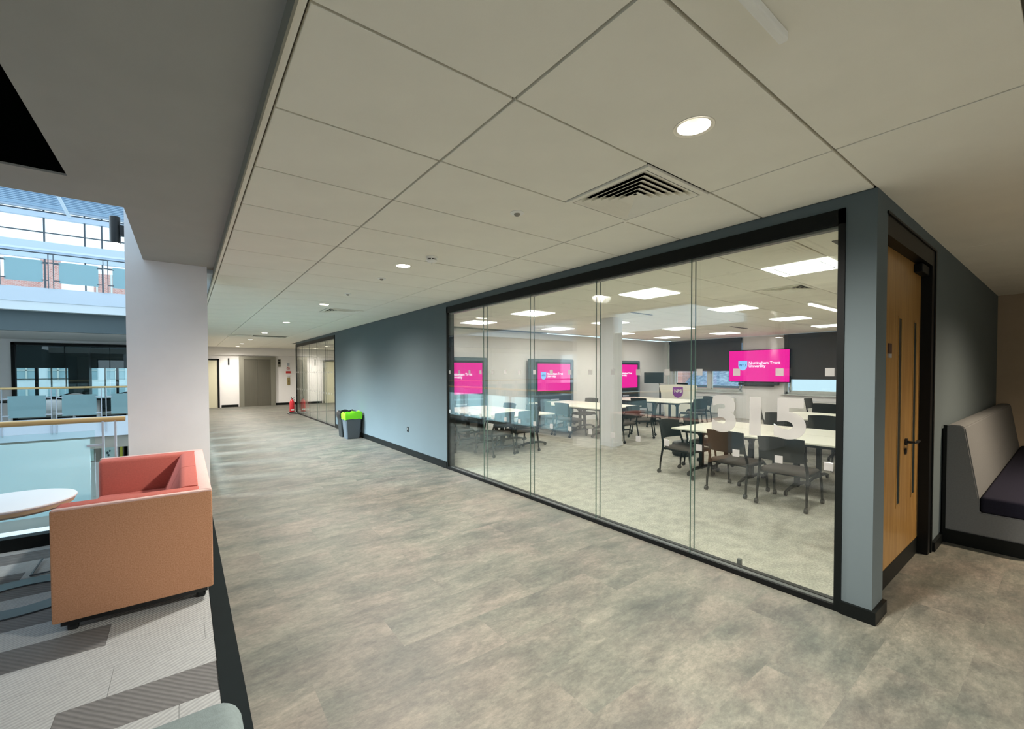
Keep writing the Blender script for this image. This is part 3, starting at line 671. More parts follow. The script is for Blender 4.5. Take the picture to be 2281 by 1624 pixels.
# coffee table: round white top, one slanted leg, flat steel loop base
t = thing('coffee_table', 'round white coffee table with a flat steel base beside the coral sofa', 'table', (-1.0, 4.52, 0))
TC = (0, 0)
MB().lathe([(.30, .515), (.335, .535), (.34, .545), (.338, .552), (.30, .553)], n=48).build('tabletop', 'coffee_white', t, smooth=True)
MB().lathe([(.285, .488), (.322, .508), (.333, .534), (.30, .536)], n=48).build('top_edge', 'edge_beige', t, smooth=True)
b = MB(); b.tube([(-.20, .05, .0), (-.13, .10, .50)], [.035, .028], 12); b.build('leg', 'black_satin', t, smooth=True)
b = MB()
for k in range(40):
    a0, a1 = 2*PI*k/40, 2*PI*(k+1)/40
    def P(a, r): return (.13+r*math.cos(a), -.42+r*.78*math.sin(a))
    o0, o1, i0, i1 = P(a0, .42), P(a1, .42), P(a0, .25), P(a1, .25)
    V = [b.bm.verts.new((p[0], p[1], z)) for z in (.004, .012) for p in (o0, o1, i1, i0)]
    for f in ((0, 1, 2, 3), (7, 6, 5, 4), (0, 4, 5, 1), (2, 6, 7, 3)): b.bm.faces.new([V[i] for i in f])
b.box(-.30, -.08, -.45, -.36, .004, .012); b.build('base_ring', 'base_steel', t)
b = MB(); b.tube([(.10, -.05, .012), (.10, .28, .02)], .006, 6); b.tube([(.10, -.05, .012), (.25, -.03, .012)], .006, 6); b.build('base_brace', 'base_steel', t)

# ================================================================== BENCH in the alcove
t = thing('upholstered_bench', 'long grey upholstered bench with navy seat cushion against the grey wall', 'bench', (5.17, 0, 0))
bx = 3.92
q = MB(); q.prism([(.678, .11), (.678, .985), (.66, 1.0), (.585, 1.0), (.563, .985), (.475, .40), (.475, .30), (.10, .30), (.10, .11)], 0, bx, 'x')
bmesh.ops.bevel(q.bm, geom=[e for e in q.bm.edges], offset=.008, segments=2, affect='EDGES'); q.build('back_and_base', 'bench_grey', t, smooth=True)
soft('seat_cushion', 'navy_fabric', (-.012, bx, .085, .47, .302, .435), t, .025, 3)
box('plinth', 'black_paint', (-.01, bx, .12, .69, 0, .11), t); box('end_panel', 'black_paint', (-.006, .01, .668, .690, .0, .995), t)

# ================================================================== CLASSROOM FURNITURE
def make_table():
    t = thing('table', 'x', 'table'); hx, hy = .355, .60
    MB().box(-hx, hx, -hy, hy, .628, .652, bev=.006).build('tabletop', 'table_white', t)
    b = MB(); b.box(-hx+.02, hx-.02, -.45, .45, .600, .628); b.box(-.03, .03, -.34, .34, .565, .60); b.build('beam', 'chair_black', t)
    for s in (-1, 1):
        q = MB(); q.box(-.03, .03, s*.34-.022, s*.34+.022, .06, .60); q.prism([(-.13, .60), (.13, .60), (.03, .50), (-.03, .50)], s*.34-.012, s*.34+.012, 'y'); lg = q.build('leg', 'chair_black', t)
        q = MB(); q.tube([(-.33, s*.34, .05), (-.2, s*.34, .075), (0, s*.34, .085), (.2, s*.34, .075), (.33, s*.34, .05)], [.015, .02, .026, .02, .015], 8); q.build('foot', 'chair_black', lg, smooth=True)
        for e in (-1, 1):
            q = MB(); q.cyl((e*.33, s*.34-.012, .03), (e*.33, s*.34+.012, .03), .03, n=14); q.build('caster', 'caster_black', lg, smooth=True)
    return t
tb0 = make_table(); first_t = [True]
def put_table(x, y, label, group):
    if first_t[0]: t = tb0; first_t[0] = False
    else: t = copy_tree(tb0)
    t.location = (x, y, 0); t['label'] = label; t['group'] = group; return t
clusters = [('front', 5.57, 1.10, 'nearest cluster behind the room number'), ('mid', 8.30, .95, 'cluster behind the nearest tables'), ('far', 11.50, 1.20, 'far right cluster by the window'),
            ('left', 4.30, 6.10, 'left cluster before the first board'), ('centre', 7.12, 6.15, 'cluster before the middle board'), ('back', 10.02, 6.10, 'cluster beside the lectern')]
for nm, x0, y0, dsc in clusters:
    for i, sx in enumerate((0, 1)):
        for j, sy in enumerate((0, 1)):
            side = ('front' if sx == 0 else 'window side'); end = ('right' if sy == 0 else 'left')
            put_table(x0+.357+sx*.724, y0+.602+sy*1.206, 'white-topped folding table, %s %s one of the %s' % (end, side, dsc), 'folding tables in pushed-together clusters')
def make_chair():
    t = thing('meeting_chair', 'x', 'chair')
    # seat
    q = MB(); q.box(-.225, .225, -.20, .22, .345, .405, bev=.028, seg=4)
    for v in q.bm.verts:
        v.co.z += .012*math.cos(v.co.x*7)-(.015 if v.co.y > .19 else 0)
    q.build('seat', 'seat_brown', t, smooth=True)
    # backrest: curved panel
    q = MB(); n = 10; rows = 5; F, B = [], []
    for j in range(rows):
        f = j/(rows-1); z = .50+.25*f; rf, rb = [], []
        hw = .205+.015*f
        for i in range(n+1):
            u = -1+2*i/n; x = hw*u; y = -.235-.055*f - .035*(1-u*u)
            zz = z + (.012*(1-u*u) if j == rows-1 else 0)
            rf.append(q.bm.verts.new((x, y+.009, zz))); rb.append(q.bm.verts.new((x, y-.009, zz)))
        F.append(rf); B.append(rb)
    for j in range(rows-1):
        for i in range(n):
            q.bm.faces.new((F[j][i], F[j][i+1], F[j+1][i+1], F[j+1][i])); q.bm.faces.new((B[j][i], B[j+1][i], B[j+1][i+1], B[j][i+1]))
    for i in range(n):
        q.bm.faces.new((F[0][i], B[0][i], B[0][i+1], F[0][i+1])); q.bm.faces.new((F[-1][i], F[-1][i+1], B[-1][i+1], B[-1][i]))
    for j in range(rows-1):
        q.bm.faces.new((F[j][0], F[j+1][0], B[j+1][0], B[j][0])); q.bm.faces.new((F[j][n], B[j][n], B[j+1][n], F[j+1][n]))
    q.build('backrest', 'chair_mesh', t, smooth=True)
    for s in (-1, 1):
        q = MB(); q.tube([(s*.235, -.255, .052), (s*.235, -.25, .15), (s*.23, -.215, .35), (s*.225, -.21, .42), (s*.212, -.24, .52), (s*.212, -.262, .62)], [.011, .013, .015, .016, .014, .010], 8)
        lg = q.build('leg', 'chair_black', t, smooth=True)
        q = MB(); q.tube([(s*.235, .245, .052), (s*.235, .235, .16), (s*.228, .205, .34), (s*.222, .17, .365)], [.011, .013, .014, .012], 8); l2 = q.build('leg', 'chair_black', t, smooth=True)
        q = MB(); q.tube([(s*.222, .18, .36), (s*.224, 0, .355), (s*.226, -.21, .365)], .013, 8); q.build('side_rail', 'chair_black', t, smooth=True)
        for l, y in ((lg, -.27), (l2, .26)):
            q = MB(); q.cyl((s*.235-.014, y, .027), (s*.235+.014, y, .027), .027, n=12); q.box(s*.235-.008, s*.235+.008, y-.012, y+.014, .03, .06); q.build('caster', 'caster_black', l, smooth=True)
    q = MB(); q.tube([(-.226, -.18, .35), (.226, -.18, .35)], .011, 6); q.tube([(-.224, .12, .35), (.224, .12, .35)], .011, 6); q.build('cross_bar', 'chair_black', t); return t
ch0 = make_chair(); first_c = [True]
def put_chair(x, y, deg, label):
    """deg: direction faced, 0 = +y, -90 = +x, 90 = -x, 180 = -y"""
    if first_c[0]: t = ch0; first_c[0] = False
    else: t = copy_tree(ch0)
    t.location = (x, y, 0); t.rotation_euler = (0, 0, math.radians(deg)); t['label'] = 'black casters chair with brown seat, ' + label; t['group'] = 'chairs on casters round the classroom tables'; return t
put_chair(5.66, 3.33, 176, 'at the left end of the nearest tables')
put_chair(5.37, 2.49, -93, 'tucked in under the digits 3 and 1')
put_chair(5.31, 1.90, -88, 'nearest the glass, under the digit 5')
put_chair(6.40, 3.40, 182, 'at the table end behind the leftmost near chair')
put_chair(7.66, 2.36, 92, 'with its back seen at right beyond the nearest tabletop'); put_chair(7.66, 3.02, 88, 'across the nearest tables behind the digit 5')
put_chair(4.10, 7.02, -80, 'left end of the first board cluster'); put_chair(4.37, 6.20, 4, 'near side of the first board cluster, second pane'); put_chair(4.97, 6.22, -6, 'near side of the first board cluster, right one')
put_chair(5.50, 7.62, 90, 'right side of the first board cluster, farther one'); put_chair(5.52, 6.90, 84, 'right side of the first board cluster, nearer one')
put_chair(7.00, 6.93, -90, 'left side of the middle board cluster, nearer one'); put_chair(6.98, 7.50, -88, 'left side of the middle board cluster, farther one'); put_chair(8.30, 7.73, 90, 'right side of the middle board cluster')
put_chair(8.15, 5.85, 30, 'just right of the pillar'); put_chair(9.83, 7.02, -80, 'left side of the tables before the lectern'); put_chair(10.50, 6.0, -20, 'near side of the tables before the lectern'); put_chair(11.40, 6.35, 60, 'right side of the tables before the lectern')
put_chair(8.9, 3.5, 180, 'at the left of the second row tables'); put_chair(11.22, 3.28, -90, 'left of the far right tables, nearer one'); put_chair(12.75, 3.88, 178, 'at the end of the far right tables, farther one')
put_chair(8.1, 1.6, -90, 'in the second row beyond the frame'); put_chair(7.3, 5.75, 0, 'near side of the middle board cluster behind the pillar')

def shield(s):   # outline in (u, v)
    pts = [(-.5, .55), (.5, .55), (.5, 0)]
    for k in range(1, 9): a = k/9*PI/2; pts.append((.5*math.cos(a), -.55*math.sin(a)))
    pts.append((0, -.58))
    for k in range(8, 0, -1): a = k/9*PI/2; pts.append((-.5*math.cos(a), -.55*math.sin(a)))
    pts.append((-.5, 0)); return [(p[0]*s, p[1]*s) for p in pts]
def logo(parent, cx, cz, sc, plane, off):
    """screen print: shield and two lines of words. plane 'y' faces -y (u=+x), plane 'x' faces -x (u=-y)"""
    if plane == 'y':
        f = lambda pts: [(cx+u, cz+v) for u, v in pts]; rot = (PI/2, 0, 0)
        sh = MB().prism(f(shield(.20*sc)), off-.003, off-.001, 'y').build('screen_shield', 'screen_shield', parent)
        text('screen_lettering', 'NTU', .07*sc, 'screen_navy', parent, (cx, off-.0045, cz-.015*sc), rot, offset=.0015, align='CENTER')
        text('screen_lettering', 'Nottingham Trent\nUniversity', .088*sc, 'screen_text', parent, (cx+.13*sc, off-.0035, cz+.03*sc), rot, offset=.0026)
    else:
        f = lambda pts: [(cx-u, cz+v) for u, v in pts]; rot = (PI/2, 0, -PI/2)
        MB().prism(f(shield(.20*sc)), off-.003, off-.001, 'x').build('screen_shield', 'screen_shield', parent)
        text('screen_lettering', 'NTU', .07*sc, 'screen_navy', parent, (off-.0045, cx, cz-.015*sc), rot, offset=.0015, align='CENTER')
        text('screen_lettering', 'Nottingham Trent\nUniversity', .088*sc, 'screen_text', parent, (off-.0035, cx-.13*sc, cz+.03*sc), rot, offset=.0026)
for x0, l in ((4.29, 'leftmost presentation board showing pink slide behind the first glass panes'), (7.29, 'middle presentation board with pink slide left of the pillar'), (10.39, 'rightmost presentation board half hidden by the pillar')):
    t = thing('presentation_board', l, 'screen', (x0, 8.86, 0), 0, 'wall-standing presentation boards')
    b = MB(); b.box(0, 1.66, -.14, -.03, .22, 1.80, bev=.04, seg=3); b.build('housing', 'screen_grey', t, smooth=True)
    box('bezel', 'screen_dark', (.20, 1.53, -.150, -.139, .82, 1.72), t); box('display', 'screen_pink', (.265, 1.485, -.154, -.149, .93, 1.67), t)
    box('speaker_bar', 'dark_gap', (.35, 1.45, -.156, -.149, .84, .90), t); box('lower_panel', 'screen_dark', (.12, 1.54, -.146, -.139, .26, .78), t)
    b = MB(); b.box(.75, 1.05, -.150, -.145, .66, .70); b.build('badge', 'post_grey', t)
    b = MB(); b.box(.1, .2, -.4, 0, .0, .05); b.box(1.46, 1.56, -.4, 0, 0, .05); b.box(.12, .18, -.1, -.04, .05, .3); b.box(1.48, 1.54, -.1, -.04, .05, .3); b.build('stand', 'chair_black', t)
    logo(t, .47, 1.34, .92, 'y', -.154)
t = thing('television', 'wide wall television with pink slide between the two window blinds', 'television', (13.55, 5.72, 0))
box('case', 'pure_black', (-.0, .06, -.855, .845, 1.125, 2.09), t, bev=.01); box('display', 'screen_pink', (-.006, 0, -.835, .825, 1.145, 2.07), t)
box('bracket', 'chair_black', (.05, .12, -.4, .4, 1.0, 1.7), t); box('sound_bar', 'screen_dark', (-.01, .10, -.55, .55, 1.04, 1.11), t, bev=.01)
logo(t, .42, 1.62, 1.30, 'x', -.006)

# windows and blinds of the classroom
def win(name, ya, yb, mull, label):
    b = MB(); z0, z1 = .80, 2.38; x = wx+.10
    for q in ((ya, ya+.06), (yb-.06, yb)): b.box(x, x+.06, *q, z0, z1)
    b.box(x, x+.06, ya, yb, z0, z0+.06); b.box(x, x+.06, ya, yb, z1-.05, z1)
    for m_ in mull: b.box(x-.01, x+.06, m_-.045, m_+.045, z0, z1)
    w = b.build(name, 'frame_white'); w['kind'] = 'structure'; w['label'] = label
    js = [ya+.05]+list(mull)+[yb-.05]
    for a, c_ in zip(js[:-1], js[1:]):
        q = MB(); a2, c2 = a+.05, c_-.05
        q.box(x+.0, x+.05, a2, a2+.04, z0+.06, z1-.05); q.box(x, x+.05, c2-.04, c2, z0+.06, z1-.05); q.box(x, x+.05, a2, c2, z0+.06, z0+.10); q.build('casement', 'frame_white', w)
        box('glass_pane', 'clear_glass', (x+.02, x+.028, a2+.04, c2-.04, z0+.10, z1-.05), w)
    box('window_sill', 'frame_white', (wx-.06, wx+.10, ya-.04, yb+.04, .765, .80), w, bev=.006); return w
win('window_4', 6.22, 8.62, [7.30], 'classroom window right of the lectern, under the left blind'); win('window_5', 3.7, 5.07, [], 'classroom window at the right edge, under the right blind')
for ya, yb, z, l in ((6.23, 8.67, 1.476, 'dark grey roller blind over the left classroom window'), (3.65, 5.06, 1.24, 'dark grey roller blind over the right classroom window')):
    t = thing('roller_blind', l, 'blind', (wx-.04, 0, 0), 0, 'classroom roller blinds'); box('fabric', 'blind_grey', (0, .004, ya, yb, z, C-.11), t); box('bottom_bar', 'blind_grey', (-.006, .010, ya, yb, z-.02, z+.006), t); box('headbox', 'blind_grey', (-.05, .035, ya, yb, C-.11, C-.01), t)
MB().cyl((wx-.08, 8.70, 0), (wx-.08, 8.70, 2.4), .03, n=12).build('trim_5', 'frame_white')['kind'] = 'structure'
for ya, yb, l in ((6.4, 7.9, 'white panel radiator under the left classroom window'), (3.8, 4.9, 'white panel radiator under the right classroom window')):
    t = thing('radiator', l, 'radiator', (wx-.12, 0, 0), 0, 'classroom radiators'); box('panel', 'radiator_white', (0, .10, ya, yb, .12, .62), t, bev=.008); box('top_grille', 'post_grey', (.01, .09, ya+.02, yb-.02, .62, .63), t)
    box('foot', 'radiator_white', (.02, .08, ya+.1, ya+.14, 0, .12), t); box('foot', 'radiator_white', (.02, .08, yb-.14, yb-.1, 0, .12), t)
# lectern
t = thing('lectern', 'cream lectern with a purple shield in the far corner', 'lectern', (12.45, 7.62, 0), math.radians(-57))
q = MB(); q.prism([(-.36, .05), (.36, .05), (.50, .80), (.55, 1.0), (.50, 1.03), (0, 1.045), (-.50, 1.03), (-.55, 1.0), (-.50, .80)], -.28, -.24, 'y'); q.build('front_panel', 'table_white', t)
b = MB(); b.box(-.40, .40, -.24, .22, .02, .94); b.build('cabinet', 'frame_white', t); box('worktop', 'table_white', (-.52, .52, -.26, .28, .94, .98), t)
MB().prism([(u-.0, v+.80) for u, v in shield(.29)], -.29, -.28, 'y').build('shield', 'purple', t); text('shield_lettering', 'NBS', .12, 'sign_white', t, (0, -.292, .80), (PI/2, 0, 0), offset=.006, align='CENTER')
t = thing('monitor', 'dark monitor on an arm above the lectern left side', 'monitor', (12.32, 8.40, 0), math.radians(-57))
box('screen', 'screen_dark', (-.30, .30, 0, .04, 1.06, 1.42), t, bev=.01); b = MB(); b.tube([(.05, .06, 1.22), (.14, .08, 1.12), (.2, .1, .98)], .016); b.build('arm', 'steel_frame', t); b = MB(); b.cyl((.2, .1, 0), (.2, .1, .99), .03); b.cyl((.2, .1, 0), (.2, .1, .03), .18); b.build('stand', 'chair_black', t)
t = thing('laptop', 'dark laptop lying on the lectern top', 'laptop', (12.60, 7.56, .985), math.radians(-57)); box('base', 'pure_black', (-.16, .16, -.12, .1, 0, .02), t); box('lid', 'pure_black', (-.16, .16, -.14, -.12, .01, .10), t)
t = thing('bag', 'dark holdall with white stripes on the floor beside the nearest tables', 'bag', (6.9, 4.1, 0)); MB().box(-.2, .2, -.13, .13, 0, .26, bev=.06, seg=4).build('body', 'bag_black', t, smooth=True); b = MB(); b.tube([(-.1, -.135, .05), (-.08, -.14, .2), (0, -.1, .34), (.08, -.14, .2), (.1, -.135, .05)], .012); b.build('handle', 'sign_white', t)

# ================================================================== BALUSTRADE (near) and far balconies
def rail_post_pair(name_parent, xs, y, z0, z1, m='post_grey'):
    for x in xs: box('post', m, (x-.008, x+.008, y-.025, y+.025, z0, z1), name_parent)
def balustrade(label, x0, x1, y, zf, zr, pairs, kerb=True, gm='frosted_far', m='post_grey', rail='handrail_oak', rr=.024, dz=(.25, .90), bracket=True):
    t = thing('balustrade', label, 'balustrade', (0, y, zf))
    b = MB(); b.cyl((x0, 0, zr), (x1, 0, zr), rr, n=16); b.build('handrail', rail, t, smooth=True)
    pairs = sorted(pairs)
    for px in pairs:
        for dx in (-.042, .042): box('post', m, (px+dx-.007, px+dx+.007, -.02, .02, 0, zr), t)
    edges = [x0]+[p for p in pairs]+[x1]
    for a, c_ in zip(edges[:-1], edges[1:]):
        if c_-a < .3: continue
        box('glass_panel', gm, (a+.13, c_-.13, -.005, .005, dz[0], dz[1]), t)
        if bracket:
            for zz in (dz[0]+.05, dz[1]-.06):
                box('clamp', m, (a+.05, a+.15, -.012, .012, zz-.01, zz+.01), t); box('clamp', m, (c_-.15, c_-.05, -.012, .012, zz-.01, zz+.01), t)
    return t
t = balustrade('near frosted glass balustrade with oak handrail behind the coffee table', -5.9, -.45, 5.35, 0, 1.03, [-.562, -1.76, -2.96, -4.16, -5.3], dz=(.22, .86), gm='frosted_glass')
# clear outer panel
box('clear_panel', 'balustrade_glass', (-1.75, -.665, .04, .048, .12, .93), t)
struct('trim_6', 'black_paint', [(-6, -.3, 5.20, 5.30, -.05, .105)], 'black kerb at the edge of the seating floor')
struct('trim_7', 'white_paint', [(-6, -.3, 5.30, 5.62, -.35, .06)], 'white slab edge outside the kerb')
# corridor edge beside atrium beyond the column (seen in glass reflections)
t = thing('balustrade', 'frosted glass balustrade along the corridor edge beyond the column, seen as a reflection', 'balustrade', (.12, 0, 0))
b = MB(); b.cyl((0, 6.0, 1.03), (0, 14.6, 1.03), .024, n=12); b.build('handrail', 'handrail_oak', t, smooth=True)
for k in range(8):
    y0 = 6.1+k*1.06; box('glass_panel', 'frosted_glass', (-.005, .005, y0+.12, y0+.94, .22, .86), t)
    for dy in (0, .08): box('post', 'post_grey', (-.02, .02, y0-.01+dy-.04, y0+.006+dy-.04, 0, 1.03), t)
struct('trim_8', 'black_paint', [(.0, .205, 6.0, 14.7, -.05, .10)]); struct('floor', 'fascia_white', [(-.12, .205, 6.0, 14.7, -.4, .0)])

# far side of the void: our level
YF = 14.5
struct('floor', 'paving', [(-12, .25, YF+.02, 19, -.12, .0)], 'floor of the opposite gallery')
struct('trim_9', 'fascia_white', [(-12, .25, YF, YF+.04, -.12, .37)]); struct('trim_10', 'warm_grey', [(-12, .25, YF+.06, YF+.4, -.42, -.12)])
balustrade('gallery balustrade across the void at our level', -9.4, .2, YF-.02, 0, 1.10, [-6.6, -5.8+.85, -4.15+.05, -3.33, -2.47, -1.61, -.75], dz=(.43, .93))
struct('wall_gallery', 'wall_white', [(-12, -4.1, 19, 19.2, 0, 2.6), (-4.1, .25, 19, 19.2, 2.37, 2.6)], 'white gallery wall with the black framed window')
g = struct('window_6', 'black_paint', [(-4.1, -4.02, 18.95, 19.1, 0, 2.37), (-4.1, .25, 18.95, 19.1, 2.29, 2.37), (-4.1, .25, 18.95, 19.1, 0, .08)], 'black framed glazing on the opposite gallery')
for k in range(4): box('glass_pane', 'tinted_glass', (-4.02+k*1.04, -4.02+(k+1)*1.04-.02, 19.02, 19.03, .08, 2.29), g)
struct('ceiling', 'wall_white', [(-12, .25, YF+.4, 22.2, 2.46, 2.9)]); struct('wall_bulkhead', 'wall_grey', [(-12, .25, YF+.25, YF+.4, 2.44, 2.92)], 'grey bulkhead under the upper gallery')
struct('floor', 'paving', [(-12, .25, 19.2, 22.2, -.12, 0)])
# dark room behind with windows
struct('wall_far', 'far_dark', [(-12, .25, 22, 22.2, 0, .42), (-12, .25, 22, 22.2, 1.62, 2.5), (-8, -4.74, 22, 22.2, .42, 1.62), (-3.32, -2.78, 21.6, 22.2, .0, 2.5), (-12, -8, 22, 22.2, .42, 1.62)], 'dark back wall of the gallery room')
g = struct('window_7', 'frame_white', [(-4.74, -3.3, 22.05, 22.1, 1.22, 1.25), (-3.83, -3.79, 22.05, 22.1, .9, 1.62), (-3.46, -3.42, 22.05, 22.1, .9, 1.62), (-2.8, .25, 22.05, 22.1, .42, .48), (-2.42, -2.38, 22.03, 22.12, .42, 1.62), (-1.6, -1.56, 22.03, 22.12, .42, 1.62)])
struct('trim_13', 'black_paint', [(-4.21, -4.13, 22.0, 22.1, .3, 1.62), (-2.09, -2.02, 22.0, 22.1, .3, 1.62), (-1.2, -1.1, 22.0, 22.1, .3, 1.62)])
for a, b_ in ((-4.74, -4.21), (-4.13, -3.32), (-2.78, -2.09), (-2.02, -1.2), (-1.1, .2)): box('glass_pane', 'clear_glass', (a, b_, 22.07, 22.075, .42, 1.62), g)
mat('outside_pane', (150, 178, 186), .5)
# white building behind
nb = struct('wall_outside', 'white_paint', [(-16, 4, 30, 30.3, -4, 3.4)], 'pale building outside the gallery windows'); nb.name = 'wall_outside'
for i in range(10):
    for zz in (-.3, 1.1):
        q = MB(); x = -9.5+i*1.05; q.box(x, x+.7, 29.97, 30.0, zz, zz+.95); q.build('outside_window', 'outside_pane', nb); q = MB(); q.box(x+.32, x+.38, 29.93, 29.97, zz, zz+.95); q.box(x, x+.7, 29.93, 29.97, zz+.45, zz+.5); q.build('outside_glazing_bar', 'frame_white', nb)
# gallery furniture
mat('shell_white', (225, 228, 226), .4)
def tub(x, y, deg, label, first=[None]):
    if first[0] is None:
        t = thing('tub_chair', label, 'chair', group='swivel chairs on the opposite gallery'); first[0] = t
        b = MB(); n = 20; rr = []
        for z, r in ((.42, .20), (.55, .27), (.70, .29), (.86, .28)):
            rr.append([b.bm.verts.new((r*math.cos(a), r*math.sin(a), z-(0.0 if z < .8 else .14*(1-abs(math.sin(a/1)))**1))) for a in [PI+PI*k/n for k in range(n+1)]])
        for i in range(3):
            for k in range(n): b.bm.faces.new((rr[i][k], rr[i][k+1], rr[i+1][k+1], rr[i+1][k]))
        o = b.build('back_shell', 'shell_white', t, smooth=True); m_ = o.modifiers.new('s', 'SOLIDIFY'); m_.thickness = .03
        b = MB(); b.tube([(.285*math.cos(a), .285*math.sin(a), .74+.10*math.sin(a-PI)) for a in [PI+PI*k/20 for k in range(21)]], .035, 8); b.build('back_pad', 'black_paint', t, smooth=True)
        MB().lathe([(.1, .38), (.22, .40), (.24, .45), (.2, .47)], n=20).build('seat', 'shell_white', t, smooth=True)
        MB().cyl((0, 0, .1), (0, 0, .4), .03, n=10).build('stem', 'shell_white', t)
        b = MB()
        for k in range(5): a = 2*PI*k/5; b.tube([(0, 0, .12), (.26*math.cos(a), .26*math.sin(a), .04)], [.03, .018], 6)
        b.build('star_base', 'black_paint', t)
    else: t = copy_tree(first[0]); t['label'] = label
    t.location = (x, y, 0); t.rotation_euler = (0, 0, math.radians(deg)); return t
tub(-2.65, 15.5, 0, 'dark backed white swivel chair left of the pair of gallery tables'); tub(-1.25, 15.5, 0, 'dark backed white swivel chair nearest the column on the gallery')
tub(-2.55, 17.3, 180, 'farther swivel chair behind the left gallery chair'); tub(-1.35, 17.3, 180, 'farther swivel chair behind the right gallery chair')
for x, l in ((-3.6, 'low dark round table at the left of the gallery'), (-1.95, 'low dark round table between the gallery chairs'), (-.3, 'low dark round table behind the column')):
    t = thing('round_table', l, 'table', (x, 16.5, 0), 0, 'gallery tables'); MB().lathe([(.42, .70), (.45, .71), (.45, .73), (.42, .735)], n=28).build('tabletop', 'black_paint', t); MB().cyl((0, 0, 0), (0, 0, .7), .04).build('stem', 'shell_white', t); MB().cyl((0, 0, 0), (0, 0, .03), .25, n=20).build('foot', 'black_paint', t)

# upper gallery
struct('floor', 'fascia_white', [(-12, .25, YF, 20.2, 3.1, 3.43)], 'pale edge of the upper gallery'); struct('trim_11', 'white_paint', [(-12, .25, YF+.02, YF+.25, 2.9, 3.1)])
balustrade('upper gallery balustrade high across the void', -9.4, .2, YF-.02, 3.43, .80, [-6.6, -5.0, -4.15, -3.33, -2.47, -1.53, -.72], dz=(.13, .63), rail='base_steel', rr=.014, m='base_steel')
g = struct('window_8', 'fascia_white', [(-12, .3, 20, 20.12, 5.12, 5.66), (-12, .3, 19.95, 20.12, 6.43, 6.58), (-12, .3, 20.0, 20.1, 6.68, 6.74)], 'tall glazing behind the upper gallery')
for x in (-5.5, -4.53, -3.55, -2.61, -2.19, -1.2, -.3): box('mullion', 'base_steel', (x-.02, x+.02, 20.02, 20.08, 3.43, 6.7), g)
for z in (5.0, 5.4, 5.96, 6.62): box('transom', 'base_steel', (-12, .3, 20.0, 20.06, z-.014, z+.014), g)
box('light_line', 'white_paint', (-12, .3, 19.93, 20.0, 5.36, 5.42), g)
for x0, x1 in zip((-5.5, -4.53, -3.55, -2.61, -2.19, -1.2), (-4.53, -3.55, -2.61, -2.19, -1.2, -.3)): box('glass_pane', 'clear_glass', (x0+.02, x1-.02, 20.04, 20.05, 3.43, 6.7), g)
rf = struct('ceiling', 'metal_roof', [(-12, .3, 19.9, 20.2, 6.74, 7.6)], 'ribbed metal roof edge over the void')
for k in range(9): box('roof_rib', 'metal_roof', (-12, .3, 19.86-.0*k, 19.9, 6.80+k*.055, 6.80+k*.055+.022), rf)
box('roof_beam', 'fascia_white', (-12, .3, 19.0, 19.25, 7.05, 7.4), rf)
b = MB(); b.tube([(-3.1, 17.0, 7.3), (-2.95, 19.9, 6.55)], .05, 8); b.build('roof_brace', 'white_paint', rf)
for k in range(5): b = MB(); b.box(-12, .3, 6+k*3, 6.15+k*3, 7.8, 8.1); b.build('roof_beam', 'fascia_white', rf)
# brick houses beyond upper glazing
h = tag(struct('house', 'brick', [(-16, -6.2, 34, 36, 2.0, 6.55), (-6.1, -5.4, 33.4, 34, 2.0, 7.9), (-4.1, -1, 34, 36, 2, 7.15)]), None); del h['kind']
tag(h, 'red brick houses outside beyond the upper gallery glass', 'building')
q = MB()
for i in range(5): q.box(-4.0+i*.62, -3.92+i*.62, 33.95, 34.0, 2.5, 7.15)
q.build('window', 'frame_white', h)
# lower level
struct('floor', 'paving', [(-14, 3, 4.5, 26, -3.6, -3.4)], 'pale floor of the level below')
struct('wall_below', 'warm_grey', [(-14, .2, 17.0, 17.2, -1.12, -.4)], 'beige bulkhead wall of the level below')
struct('wall_below', 'wall_white', [(-14, .2, 17.02, 17.2, -3.4, -1.12)], 'pale wall of the level below')
def poster(x0, x1, leaves, l):
    t = thing('poster', l, 'poster', ((x0+x1)/2, 16.98, -.88), 0); w = (x1-x0)/2
    box('sheet', 'poster', (-w, w, -.012, 0, -.19, .19), t)
    for i, (u, v, r) in enumerate(leaves):
        q = MB(); q.prism([(u+r*.7*math.cos(a), v+r*math.sin(a)) for a in [k*PI/5 for k in range(10)]], -.02, -.012, 'y'); q.build('printed_leaf', 'leaf_dark', t)
poster(-2.33, -2.12, [(-.05, -.02, .035), (-.02, .04, .03), (-.05, -.09, .03)], 'white poster with dark leaves left of the slim grey posts')
poster(-1.96, -1.66, [(-.02, .0, .04), (.03, .05, .03), (0, -.07, .035)], 'pale poster with dark leaves between the slim grey posts')
tag(box('banner', 'yellow_green', (-1.56, -1.50, 16.95, 16.99, -1.06, -.69)), 'yellow-green banner on the level below', 'banner')
tag(box('banner', 'warm_grey', (-1.645, -1.58, 16.95, 16.99, -1.06, -.69)), 'grey banner left of the yellow-green one', 'banner')
struct('trim_12', 'pure_black', [(-1.465, -1.40, 16.92, 16.99, -1.10, -.69), (-2.0, -1.36, 16.97, 17, -.69, -.665)])
t = thing('pendant_lamp', 'round white lamp on the ceiling of the level below', 'lamp', (-1.95, 15.15, -.42)); MB().lathe([(.05, .02), (.14, .0), (.15, -.02), (.10, -.05), (.03, -.06)], n=24).build('shade', 'smoke_white', t, smooth=True); MB().lathe([(.16, .03), (.165, .02), (.165, .0), (.15, .0)], n=24).build('rim', 'black_paint', t, smooth=True)
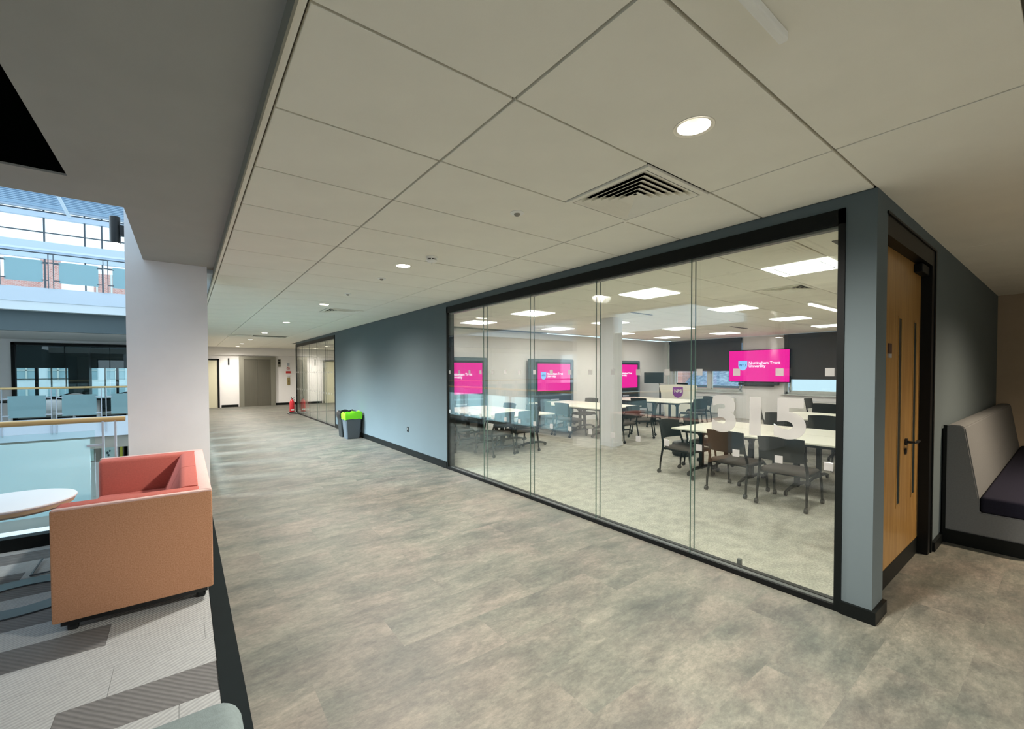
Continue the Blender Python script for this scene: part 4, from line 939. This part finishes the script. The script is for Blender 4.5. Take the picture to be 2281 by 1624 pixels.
t = thing('bench_rail', 'dark metal rails on the level below beside the sofa', 'railing', (-1.9, 11, -3.4))
b = MB()
for z in (.5, .8, 1.05): b.box(-3.5, .8, -.02, .02, z, z+.04)
for k in range(9): b.box(-3.5+k*.53, -3.46+k*.53, -.02, .02, 0, 1.05)
b.build('bars', 'black_paint', t)

# wall light cylinders on the columns
def sconce(x, y, z, nx, ny, label, first=[None]):
    t = thing('wall_light', label, 'wall light', (x, y, z), math.atan2(ny, nx), 'up and down cylinder wall lights')
    q = MB(); q.cyl((.085, 0, -.13), (.085, 0, .13), .042, n=24); q.build('body', 'black_satin', t, smooth=True); box('bracket', 'black_satin', (0, .05, -.03, .03, -.05, .05), t)
    MB().cyl((.085, 0, -.132), (.085, 0, -.129), .038, n=20).build('lens', 'panel_light', t)
    a = Vector((x+nx*.085, y+ny*.085, z))
    lamp('SPOT', 'wall_light_lamp', a+Vector((0, 0, -.15)), 8, (1, .93, .8), .03, angle=80, blend=.6)
    lamp('SPOT', 'wall_light_lamp', a+Vector((0, 0, .15)), 8, (1, .93, .8), .03, rot=(PI, 0, 0), angle=80, blend=.6)
sconce(-.444, 5.72, 2.86, -1, 0, 'black cylinder wall light on the left side of the white column'); sconce(-2.35, 3.4, 2.2, 0, -1, 'black cylinder wall light on the column to the left')

# outside the classroom: slate roof and brick
h = thing('house', 'slate roofed brick house outside the classroom windows', 'building', (19, 6, 0))
q = MB(); q.box(0, 1, -7, 8, -3, .76); q.build('brick_wall', 'brick', h); q = MB(); q.prism([(-.2, .80), (3.0, 3.04), (3.0, 2.94), (-.2, .72)], -7.2, 8.2, 'y'); q.build('slate_roof', 'slate', h)
q = MB(); q.box(-.25, -.15, -7.2, 8.2, .72, .82); q.build('gutter', 'base_steel', h); q = MB(); q.box(-.3, .6, 5.2, 5.8, .5, 3); q.build('chimney', 'brick', h); q = MB(); q.box(-.4, .2, -1.4, .6, .3, 1.5); q.build('dormer', 'white_paint', h)
# drop helper data
print('objects', len(bpy.data.objects))
